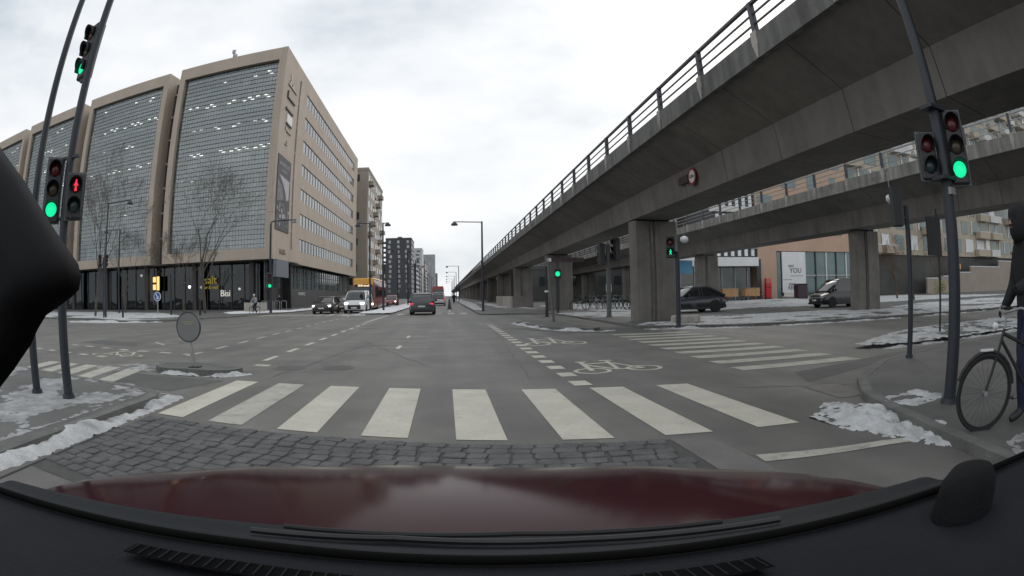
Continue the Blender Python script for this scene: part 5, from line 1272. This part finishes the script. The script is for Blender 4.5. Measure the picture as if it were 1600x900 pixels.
def bicycle(name, label, loc, heading, col, group=None, basket=False, coarse=False, steer=0.0):
    """front wheel towards local +Y; origin on the ground below the front hub"""
    t = thing(name, label, 'bicycle', loc, heading, group)
    R0 = 0.34; n = 14 if coarse else 36
    def wheel(y):
        w_ = link('wheel', None, t, (0, y, R0))
        b = MB(); pts = [(0, R0 * math.cos(2 * math.pi * i / n), R0 * math.sin(2 * math.pi * i / n)) for i in range(n + 1)]; b.path(pts, 0.02, 6 if not coarse else 4); b.build('tyre', TYRE, w_, smooth=60)
        if not coarse:
            b = MB(); pts = [(0, (R0 - .027) * math.cos(2 * math.pi * i / n), (R0 - .027) * math.sin(2 * math.pi * i / n)) for i in range(n + 1)]; b.path(pts, 0.01, 6); b.build('rim', TRIM, w_, smooth=60)
            sp = MB()
            for i in range(24):
                a = 2 * math.pi * i / 24; sp.tube((0.02 if i % 2 else -.02, 0.02 * math.cos(a + 1), 0.02 * math.sin(a + 1)), (0, (R0 - .03) * math.cos(a), (R0 - .03) * math.sin(a)), 0.0016, n=4)
            tag(sp.build('spokes', STEEL, w_), kind='stuff')
        MB().tube((-0.04, 0, 0), (0.04, 0, 0), 0.025, n=8).build('hub', STEEL_L, w_)
        MB().path([(0, (R0 + .035) * math.cos(rad(a)), (R0 + .035) * math.sin(rad(a))) for a in range(20, 171, 15)], 0.018, 5).build('mudguard', TRIM, w_)
    wheel(0); wheel(-1.08)
    q = 6 if coarse else 10
    MB().path([(0, 0, R0), (0, -0.10, 0.62), (0, -0.20, 0.90)], 0.017, q).build('fork', col, t)
    fr_ = MB(); fr_.tube((0, -0.17, 0.80), (0, -0.62, 0.30), 0.02, n=q); fr_.tube((0, -0.62, 0.30), (0, -0.80, 0.85), 0.019, n=q); fr_.tube((0, -0.19, 0.86), (0, -0.74, 0.66), 0.018, n=q); fr_.tube((0, -0.62, 0.30), (0, -1.08, R0), 0.013, n=q); fr_.tube((0, -0.77, 0.74), (0, -1.08, R0), 0.012, n=q); fr_.build('frame', col, t, smooth=60)
    MB().path([(0, -0.20, 0.90), (0, -0.22, 1.04)], 0.014, q).build('stem', STEEL_L, t)
    MB().path([(-0.30, -0.42, 1.06), (-0.29, -0.28, 1.09), (-0.15, -0.20, 1.06), (0, -0.20, 1.04), (0.15, -0.20, 1.06), (0.29, -0.28, 1.09), (0.30, -0.42, 1.06)], 0.012, q).build('handlebar', STEEL_L, t)
    for sd in (-1, 1): MB().tube((sd * .30, -0.33, 1.075), (sd * .302, -0.45, 1.055), 0.018, n=q).build('grip', BLACK, t)
    MB().path([(0, -0.79, 0.80), (0, -0.81, 0.93)], 0.013, q).build('seat_post', STEEL_L, t)
    MB().add([(0, -0.66, 0.95), (-.03, -.76, .96), (.03, -.76, .96), (-.09, -.93, .97), (.09, -.93, .97), (0, -.80, .92), (0, -.95, .93)], [(0, 2, 1), (1, 2, 4, 3), (0, 1, 5), (0, 5, 2), (1, 3, 6, 5), (2, 5, 6, 4), (3, 4, 6)]).build('saddle', BLACK, t, smooth=80)
    MB().box(-.06, .06, -1.25, -.85, .72, .735).build('rack', TRIM, t)
    if not coarse:
        MB().tube((-0.09, -0.62, 0.30), (0.09, -0.62, 0.30), 0.02, n=8).build('bottom_bracket', STEEL_L, t); MB().lathe([(0.09, 0), (0.09, .006)], 18, T(0.06, -0.62, 0.30) @ Matrix.Rotation(rad(90), 4, 'Y')).build('chainring', STEEL_L, t)
        for sd in (-1, 1): MB().path([(sd * .09, -.62, .30), (sd * .11, -.62 + sd * .15, .24)], 0.01, 6).build('crank', STEEL_L, t); MB().cbox((sd * .15, -.62 + sd * .15, .24), (.09, .07, .02)).build('pedal', BLACK, t)
        MB().lathe([(0.03, 0), (0.035, .04), (0.01, .06)], 12, T(0, -0.10, 0.93) @ Matrix.Rotation(rad(-90), 4, 'X')).build('front_lamp', WHITE, t)
        MB().box(-.02, .02, .22, .33, .63, .65)
        MB().box(-.015, .015, -.06, .10, 0.715, 0.735).build('fender_clip', WHITE, t)
    if basket: MB().box(-.2, .2, -.18, .14, .82, 1.06).build('basket', TRIM, t)
    return t
# rider with bicycle at the near right edge
HB = (math.atan2(0.8, 0.6))
bicycle('bicycle', 'dark upright bicycle beside the near right signal pole, cut by the picture edge', (4.46, 2.56, 0.096), HB, BLACK)
person('person', 'person in black jacket and navy trousers pushing a bicycle at near right', (5.14, 2.30, 0.096), HB + 0.1, dict(chest=(0, .06, 1.30), neckb=(0, .09, 1.47), neck=(0, .12, 1.54), head=(0, .16, 1.65), crown=(0, .15, 1.73), ell=(-.25, .14, 1.16), wrl=(-.28, .36, 1.10), hal=(-.28, .43, 1.09), shl=(-.17, .05, 1.43), shr=(.17, .05, 1.43), elr=(.25, .08, 1.14), wrr=(.22, .22, 0.98), har=(.22, .28, 0.94), knl=(-.10, .16, .50), anl=(-.10, .10, .10), tol=(-.11, .27, .045), anr=(.10, -.22, .13), tor=(.11, -.07, .05)), C_BLK, C_NAVY, BLACK, C_BLK, 1.13, hand_shade=C_BLK, hood=True, bulk=1.35)  # black gloves and hat added to put hands and head in shade
# far cyclist and pedestrian
ck = dict(pelvis=(0, -0.75, 1.0), waist=(0, -.70, 1.13), chest=(0, -.60, 1.33), neckb=(0, -.54, 1.50), neck=(0, -.52, 1.57), head=(0, -.49, 1.68), crown=(0, -.5, 1.76))
for s_, sd in (('l', -1), ('r', 1)):
    ck.update({'sh' + s_: (sd * .17, -.56, 1.46), 'el' + s_: (sd * .26, -.46, 1.22), 'wr' + s_: (sd * .29, -.38, 1.10), 'ha' + s_: (sd * .29, -.34, 1.08), 'hip' + s_: (sd * .09, -.72, .96), 'kn' + s_: (sd * .11, -.48 - sd * .06, .62 + sd * .08), 'an' + s_: (sd * .11, -.62 + sd * .16, .30 + sd * .05), 'to' + s_: (sd * .12, -.48 + sd * .16, .25 + sd * .05)})
bicycle('bicycle', 'far bicycle ridden towards the junction at the office corner', (-17.6, 46.4, 0), rad(165), BLACK, coarse=True)
person('person', 'cyclist in a pale jacket riding towards the junction by the office corner', (-17.6, 46.4, 0), rad(165), ck, C_PALE, C_BLK, BLACK, WHITE)
person('person', 'pedestrian in dark clothes standing by the office block', (-18.2, 57.0, 0.096), rad(40), dict(knl=(-.1, .12, .5), anl=(-.1, .15, .1), tol=(-.1, .32, .05)), C_BLK, C_BLK, BLACK, None)
bicycle('bicycle', 'far bicycle on the cycle track under the lamp posts', (1.3, 95.0, 0), rad(0), BLACK, coarse=True)
person('person', 'far cyclist in dark clothes on the right-hand cycle track', (1.3, 95.0, 0), rad(0), ck, C_BLK, C_NAVY, BLACK, None)
bicycle('bicycle', 'farthest bicycle on the cycle track, leading the other rider', (1.6, 108.0, 0), rad(0), BLACK, coarse=True)
person('person', 'farthest cyclist in grey on the right-hand cycle track', (1.6, 108.0, 0), rad(0), ck, C_GRY, C_BLK, BLACK, None)
t = thing('road_works_cone', 'dark weathered cone standing on the cycle track edge line', 'cone', (0.32, 57.5, 0.0))
MB().lathe([(0.34, 0.0), (0.34, 0.05), (0.20, 0.06), (0.07, 1.05), (0.02, 1.08)], 16).build('cone', mat('cone_dark', (0.06, 0.06, 0.058), 0.8, 0.3, 6), t, smooth=30); MB().lathe([(0.145, 0.42), (0.115, 0.64)], 16).build('band', PAINT2, t)
# parked bicycles under the viaduct
random.seed(8)
PB = [(BLACK, 'black'), (mat('bike_green', (0.05, 0.12, 0.09), 0.4), 'dark green'), (mat('bike_grey', (0.2, 0.2, 0.21), 0.4), 'grey'), (mat('bike_teal', (0.1, 0.2, 0.18), 0.4), 'teal'), (mat('bike_white', (0.5, 0.5, 0.5), 0.4), 'white')]
for i in range(15):
    m, cn = PB[(i * 2) % 5 if i < 9 else (3 if i % 2 else 1)]
    x = 10.75 + i * 0.30
    bicycle('bicycle', '%s bicycle in the row parked under the viaduct, number %s from the second pillar' % (cn, ['one', 'two', 'three', 'four', 'five', 'six', 'seven', 'eight', 'nine', 'ten', 'eleven', 'twelve', 'thirteen', 'fourteen', 'fifteen'][i]), (x, 42.2 - 0.14 * i + (0.9 if i % 2 else 0) + random.uniform(-.2, .2), 0.096), rad(random.uniform(35, 75)) * (1 if i % 3 else -1), m, 'bicycles parked under the viaduct', basket=i % 4 == 1, coarse=True)
t = thing('bicycle_rack', 'low steel bar rack holding the bicycles parked under the viaduct', 'bicycle rack', (10.7, 41.6, 0.096))
MB().path([(0, 0, 0), (0, 0, .5), (4.6, -1.5, .5), (4.6, -1.5, 0)], 0.03, 6).build('bar', STEEL_L, t)
person('person', 'person in dark jacket standing among the parked bicycles', (13.1, 43.4, 0.096), rad(100), {}, C_BLK, C_BLK, BLACK, None)
tag(MB().box(0.1, 0.55, 0, 0.02, 1.35, 1.95).tube((0.32, 0.035, 0), (0.32, 0.035, 1.95), 0.03, n=6).build('notice_board', WHITE, loc=(12.2, 41.5, 0.096)), 'white notice board on a post above the parked bicycles', 'notice board')
# things in front of the salmon building
RMI = RM
def atF(x, y, z=0.096): p = RM @ Vector((x, y, z)); return p
t = thing('post_box', 'bright red pillar box against the salmon wall', 'post box', atF(10.1, -1.2), math.atan2(-.12, 1)); PRED = mat('post_red', (0.50, 0.02, 0.03), 0.4, 0.05)
MB().box(-.42, .42, -.3, .3, 0.15, 2.0).build('cabinet', PRED, t, bevel=0.05); MB().box(-.42, .42, -.3, .3, 2.01, 2.7).build('top_sign', mat('post_red_pale', (0.5, 0.12, 0.10), 0.5), t, bevel=0.05); MB().box(-.3, .3, -.33, -.3, 1.5, 1.58).build('slot', BLACK, t); MB().box(-.45, .45, -.33, .33, 0, .15).build('plinth', TRIM, t)
WOODB = mat('cargo_wood', (0.42, 0.24, 0.11), 0.7, 0.15, 3.0, streak=0.1)
for i, (x, y) in enumerate(((1.2, -8.5), (4.5, -7.5))):
    p = atF(x, y); t = thing('cargo_bike', ['cargo bike with orange-brown wooden box just behind the blue SUV', 'cargo bike with orange-brown wooden box nearest the red post box'][i], 'cargo bike', p, 0)
    MB().box(-1.0, 1.1, -.45, .45, 0.55, 1.45).build('box', WOODB, t, bevel=0.03); MB().box(-1.03, 1.13, -.47, .47, 1.455, 1.50).build('box_rim', STONE2, t)
    for wx_, wy in ((-.6, -.5), (-.6, .5), (2.0, 0)):
        pts = [(wx_ + .3 * math.cos(2 * math.pi * k / 14), wy, .32 + .3 * math.sin(2 * math.pi * k / 14)) for k in range(15)]; MB().path(pts, 0.03, 4).build('wheel', TYRE, t)
    MB().path([(1.0, 0, .5), (1.5, 0, .45), (2.0, 0, .32)], 0.03, 6).build('frame', BLACK, t); MB().path([(1.55, 0, .4), (1.65, 0, .95)], .02, 6).build('seat_post', BLACK, t); MB().box(1.5, 1.8, -.1, .1, .95, 1.02).build('saddle', BLACK, t); MB().path([(1.15, -.3, 1.2), (1.15, .3, 1.2)], .02, 6).build('handlebar', BLACK, t)
t = thing('waste_container', 'dark maroon waste container beside the white sign wall', 'bin', atF(12.8, -5.5), -0.12)
MB().box(-.75, .75, -.6, .6, .15, 1.75).build('body', mat('bin_maroon', (0.035, 0.02, 0.025), 0.5), t, bevel=0.06); MB().box(-.78, .78, -.63, .63, 1.76, 1.88).build('lid', TRIM, t, bevel=0.03)
for sx in (-1, 1): MB().tube((sx * .6, -.45, .1), (sx * .6, -.35, .1), .1).build('wheel', TYRE, t)
for i in range(6):
    bicycle('bicycle', 'bicycle parked before the white sign wall, number %s from the waste container' % ['one', 'two', 'three', 'four', 'five', 'six'][i], atF(14.4 + i * .75, -4.6), rad(-150 if i % 2 else 25), BLACK, 'bicycles by the white sign wall', coarse=True)
t = thing('shrub', 'small yellow-green shrub in the snow by the garden wall', 'shrub', atF(38.5, -8.0)); b = MB(); random.seed(4)
for k in range(260):
    p = Vector((random.gauss(0, .7), random.gauss(0, .5), random.uniform(.2, 1.9))); a = Vector((random.uniform(-1, 1), random.uniform(-1, 1), random.uniform(-.4, 1))).normalized() * .22; c = a.orthogonal().normalized() * .08
    b.quad(p - a, p + c, p + a, p - c)
b.build('foliage', mat('yellow_leaf', (0.22, 0.22, 0.05), 0.8, 0.3, 2), t); MB().tube((0, 0, 0), (0, 0, 1.2), .04, .02, 6).build('stem', BARK, t)

# ------------------------------------------------------------------ the camera's own car
RPAINT = mat('paint_own_red', (0.034, 0.0085, 0.012), 0.14, 0.06, 1.0, spec=0.05, coat=0.0)
DASH = mat('dash_plastic', (0.0125, 0.0138, 0.017), 0.85, 0.2, 3.0, 0.25, 160, spec=0.15)
COWL = mat('cowl_plastic', (0.011, 0.0135, 0.017), 0.7, 0.2, 2.0, spec=0.2)
oc = thing('own_car', 'red car whose bonnet and dashboard fill the bottom of the picture', 'car', (0, 0, 0))
def grid(name, fn, nu, nv, m, parent, smooth=40, thick=None):
    v = [fn(i / nu, j / nv) for j in range(nv + 1) for i in range(nu + 1)]
    f = [(j * (nu + 1) + i, j * (nu + 1) + i + 1, (j + 1) * (nu + 1) + i + 1, (j + 1) * (nu + 1) + i) for j in range(nv) for i in range(nu)]
    return MB().add(v, f).build(name, m, parent, smooth=smooth)
CXO = -0.05        # centre line of the car
def base_y(x): return 0.735 - 0.13 * abs(x + 0.30) ** 1.5      # foot of the windscreen, curving back towards the sides
def base_z(x): return 1.03
def bonnet(u, v):
    x = CXO + (u - .5) * 2.0 * (1 - 0.06 * v); k = abs(u - .5) * 2
    y0 = base_y(x) + 0.06; y1 = 1.70 - 0.27 * abs(x + 0.15) ** 1.5
    y = y0 + (y1 - y0) * v
    z = 0.984 - 0.012 * v - 0.11 * v ** 2.2 - 0.03 * k ** 6 + 0.007 * math.exp(-((k - 0.60) / 0.13) ** 2) - (0.2 * max(0, v - 0.955) / 0.045)
    return (x, y, z)
grid('bonnet', bonnet, 60, 44, RPAINT, oc)
def cowl(u, v):
    x = CXO + (u - .5) * 2.0; return (x, base_y(x) + 0.004 + 0.15 * v, base_z(x) - 0.010 - 0.030 * v + 0.003 * math.sin(v * 9))
grid('cowl_panel', cowl, 50, 8, COWL, oc)
def seal(u): x = CXO + (u - .5) * 2.8; return (x, base_y(x) - 0.008, base_z(x) - 0.004)
MB().path([seal(i / 40) for i in range(41)], 0.008, 8).build('windscreen_seal', mat('seal_black', (0.004, 0.004, 0.004), 0.9, 0.1, spec=0.1), oc, smooth=60)
def dash(u, v):
    x = CXO + (u - .5) * 2.8; yb = base_y(x) + 0.012; y = yb + (-0.25 - yb) * v
    k = abs(x - CXO) / .75
    return (x, y, base_z(x) - 0.016 + 0.034 * math.sin(min(1, v * 1.6) * math.pi * .5) * (1 - .3 * k) - 0.25 * max(0, v - 0.6) ** 1.5)
grid('dashboard', dash, 50, 24, DASH, oc)
def vent(u, v):
    x = CXO - 0.45 + u * 0.9; yb = base_y(x) - 0.085; return (x, yb - 0.05 * v, base_z(x) + 0.003 + 0.006 * v)
VENTB = mat('vent_black', (0.003, 0.003, 0.0035), 0.9, 0.1, spec=0.05)
vo = grid('defroster_vent', vent, 30, 2, VENTB, oc)
for k in range(46):
    u = (k + .5) / 46; a, c = Vector(vent(u, 0.06)), Vector(vent(u, 0.94)); MB().tube(a + Vector((0, 0, .001)), c + Vector((0, 0, .001)), 0.0018, n=4).build('vent_slat', DASH, vo)
# shut lines, washer nozzles and a wiper resting on the cowl
def on_bonnet(u0, u1, v0, v1, n=24): return [tuple(Vector(bonnet(u0 + (u1 - u0) * k / n, v0 + (v1 - v0) * k / n)) + Vector((0, 0, 0.001))) for k in range(n + 1)]
SHUT = mat('shut_line', (0.004, 0.002, 0.002), 0.9, 0.0, spec=0.1)
for a in (): MB().path(on_bonnet(*a), 0.004, 5).build('shut_line', SHUT, oc)
for u in (0.36, 0.62): MB().cbox(Vector(bonnet(u, 0.05)) + Vector((0, 0, 0.006)), (0.022, 0.016, 0.012)).build('washer_nozzle', BLACK, oc, bevel=0.003)
def on_cowl(x, v): p = cowl((x - CXO) / 2.0 + .5, v); return (p[0], p[1], p[2] + 0.010)
MB().path([on_cowl(0.52, 0.35), on_cowl(0.2, 0.55), on_cowl(-0.1, 0.6), on_cowl(-0.35, 0.45)], 0.006, 6).build('wiper_arm', BLACK, oc)
MB().path([on_cowl(0.44, 0.70), on_cowl(0.1, 0.80), on_cowl(-0.3, 0.72)], 0.005, 6).build('wiper_blade', DARK, oc)
# dark pod shaped after a dashboard speaker and its windscreen reflection
MB().lathe([(0.02, 0.078), (0.045, 0.072), (0.062, 0.05), (0.068, 0.0)], 18, T(0.80, 0.46, 1.025) @ Matrix.Diagonal((1.25, 0.9, 1.05, 1))).build('speaker_reflection_pod', mat('pod_black', (0.007, 0.0075, 0.008), 0.8, 0.2, 9.0, 0.3, 200, spec=0.15), oc, smooth=60)
# interior mirror, hanging from the roof left of the dashcam
mr = thing('interior_mirror', 'black interior mirror housing seen close up at the left edge', 'mirror', (-0.25, 0.12, 1.42))
ol = [(-.160, 1.453), (-.136, 1.437), (-.120, 1.424), (-.109, 1.415), (-.103, 1.410), (-.1015, 1.4065), (-.1025, 1.403), (-.106, 1.401), (-.111, 1.399), (-.119, 1.396), (-.124, 1.392), (-.129, 1.387), (-.141, 1.379), (-.155, 1.371), (-.20, 1.352), (-.36, 1.345), (-.37, 1.36), (-.37, 1.47), (-.35, 1.482), (-.21, 1.475)]
def shell(off, y): 
    c = Vector((-.235, 1.413)); return [((Vector(p) - c) * off + c).to_tuple() + (y,) for p in ol]
MBLK = mat('mirror_black', (0.006, 0.006, 0.007), 0.7, 0.1, 5.0, spec=0.2)
rgs = [[(p[0], p[2], p[1]) for p in shell(k, y)] for k, y in ((0.86, 0.128), (0.95, 0.125), (1.0, 0.119), (0.995, 0.112), (0.95, 0.106), (0.86, 0.103))]
ho = loft(rgs).build('housing', MBLK, mr, smooth=60); ho.matrix_parent_inverse = Matrix.Translation(-mr.location)
st_ = MB().path([(-.33, .115, 1.46), (-.40, .14, 1.52), (-.42, .2, 1.57)], 0.012, 8).build('stem', MBLK, mr, smooth=50); st_.matrix_parent_inverse = Matrix.Translation(-mr.location)
